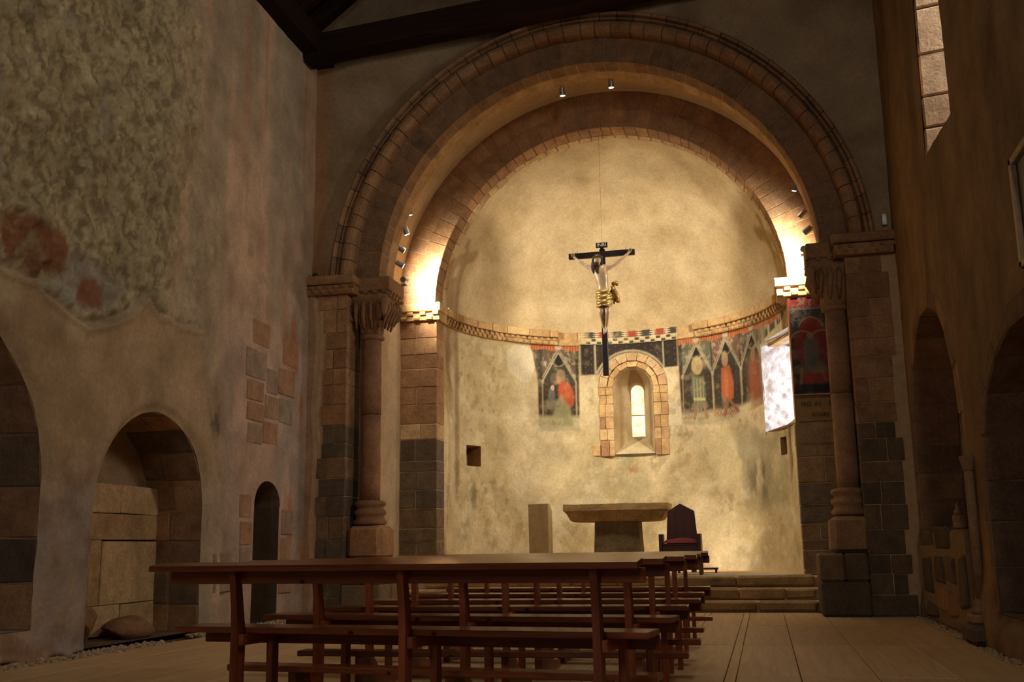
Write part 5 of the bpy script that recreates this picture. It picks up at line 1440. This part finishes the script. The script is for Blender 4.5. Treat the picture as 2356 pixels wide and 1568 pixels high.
# ================================================================= ROOF
roof = empty('roof', (0, 0, 0), kind='structure')
def beam(name, p, q, w, h, m=M_ROOF):
    p = np.array(p, float); q = np.array(q, float); d = q - p; L = np.linalg.norm(d); d /= L
    sd = np.cross(d, (0, 0, 1.0)); sd /= np.linalg.norm(sd); u_ = np.cross(sd, d)
    V, F = chbox((.01, .04, .04)); P = V * np.array([L / 2, w / 2, h / 2])
    P = (p + q) / 2 + P[:, :1] * d + P[:, 1:2] * sd + P[:, 2:] * u_
    return mk(name, P, F, m, roof)
beam('wall_plate', (-7.42, -6.5, 10.08), (-7.52, 16.7, 10.0), .62, .42)
beam('wall_plate', (2.3, -6.5, 10.6), (2.3, 16.7, 10.6), .62, .42)
beam('tie_beam', (-7.6, 16.15, 9.92), (2.6, 16.15, 10.62), .42, .42, M_ROOFX)
beam('bracket', (-7.5, 16.1, 9.76), (-6.8, 16.1, 9.86), .36, .26, M_ROOFX)
beam('tie_beam', (-7.6, 12.0, 10.3), (2.6, 12.0, 10.8), .30, .34, M_ROOFX)
for k, y in enumerate(np.arange(16.0, -7, -.62)):
    beam('rafter', (-7.7, y, 10.2), (-2.6, y, 14.0), .14, .2, M_ROOFX)
    beam('rafter', (2.6, y, 10.7), (-2.6, y, 14.0), .14, .2, M_ROOFX)
beam('ridge_beam', (-2.6, -7, 14.0), (-2.6, 16.7, 14.0), .2, .3)
npk = 16
for k in range(npk):
    t0, t1 = k / npk, (k + 1) / npk
    for (xa, za) in ((-8.3, 9.95), (3.2, 10.5)):
        x0, z0 = xa + (-2.6 - xa) * t0, za + (14.25 - za) * t0; x1, z1 = xa + (-2.6 - xa) * t1, za + (14.25 - za) * t1
        V = [(x0, -7.2, z0), (x0, 16.8, z0), (x1, 16.8, z1), (x1, -7.2, z1)]; V += [(a, b, c + .05) for a, b, c in V]
        mk('roof_board', V, [[0, 1, 2, 3], [7, 6, 5, 4], [0, 4, 5, 1], [1, 5, 6, 2], [2, 6, 7, 3], [3, 7, 4, 0]], M_ROOF, roof)

# ================================================================= BENCHES
def make_bench():
    t = empty('bench', (0, 0, 0))
    L = -3.02
    # local origin: rear right corner of the seat at floor level; +y towards the altar
    MB().box(L, 0, 0, .30, .565, .60, .006).build('seat', M_WOOD, t)
    MB().box(L + .03, .0, .275, .305, .485, .565, .005).build('apron', M_WOOD, t)
    MB().prism([(-.20, .938), (-.07, .956), (-.07, .991), (-.20, .972)], L - .06, 0, 0).build('shelf', M_WOOD, t)
    MB().box(L - .0, .01, -.065, -.04, .860, .94, .005).build('back_board', M_WOOD, t)
    for x in (-2.52, -1.40, -.26):
        # shaped rear post: vertical below the seat, leaning back above it
        poly = [(-.03, 0), (.07, 0), (.07, .60), (.05, .66), (-.20, .955), (-.28, .955), (-.11, .68), (-.04, .60)]
        poly = [(-.09, 0.0), (-.005, 0.0), (-.0, .55), (-.01, .62), (-.068, .94), (-.135, .94), (-.10, .72), (-.095, .60)]
        MB().prism(poly, x - .021, x + .021, 0).build('rear_post', M_WOODV, t)
        MB().prism([(.21, 0), (.285, 0), (.275, .565), (.205, .565)], x + .04, x + .082, 0).build('front_leg', M_WOODV, t)
        MB().box(x + .022, x + .055, -.08, .27, .50, .563, .004).build('side_rail', M_WOODY, t)
    for x in (-2.42, -1.30, -.34):
        MB().prism([(-.56, 0), (.30, 0), (.30, .07), (-.10, .10), (-.34, .27), (-.56, .27)], x - .03, x + .03, 0).build('foot_rail', M_WOODY, t)
    MB().box(L + .12, .02, -.60, -.42, .275, .315, .005).build('kneeler', M_WOOD, t)
    return t
def copy_tree(o, parent=None):
    c = o.copy(); COLL.objects.link(c)
    if parent is not None: c.parent = parent
    for ch in o.children: copy_tree(ch, c)
    return c
proto = make_bench()
spots = [(-.63, 5.72, -6.5), (-.61, 6.90, -6.0), (-.60, 8.22, 1.5), (-.57, 9.24, .8), (-.61, 10.47, 0.3), (-.62, 12.0, 2.0)]
BL = ['nearest varnished pine bench with open back and kneeler, foremost of the block', 'second varnished bench from the front of the picture, just beyond the nearest one', 'third varnished bench counted from the viewer',
      'fourth varnished bench counted from the viewer, third from the steps', 'fifth varnished bench, second from the altar steps', 'farthest varnished bench, the one closest to the altar steps']
for i, (x, y, a) in enumerate(spots):
    o = proto if i == 0 else copy_tree(proto)
    o.location = Vector((x, y, 0)) * S; o.rotation_euler.z = math.radians(a)
    settag(o, BL[i], 'bench', 'pine benches in one block facing the altar')
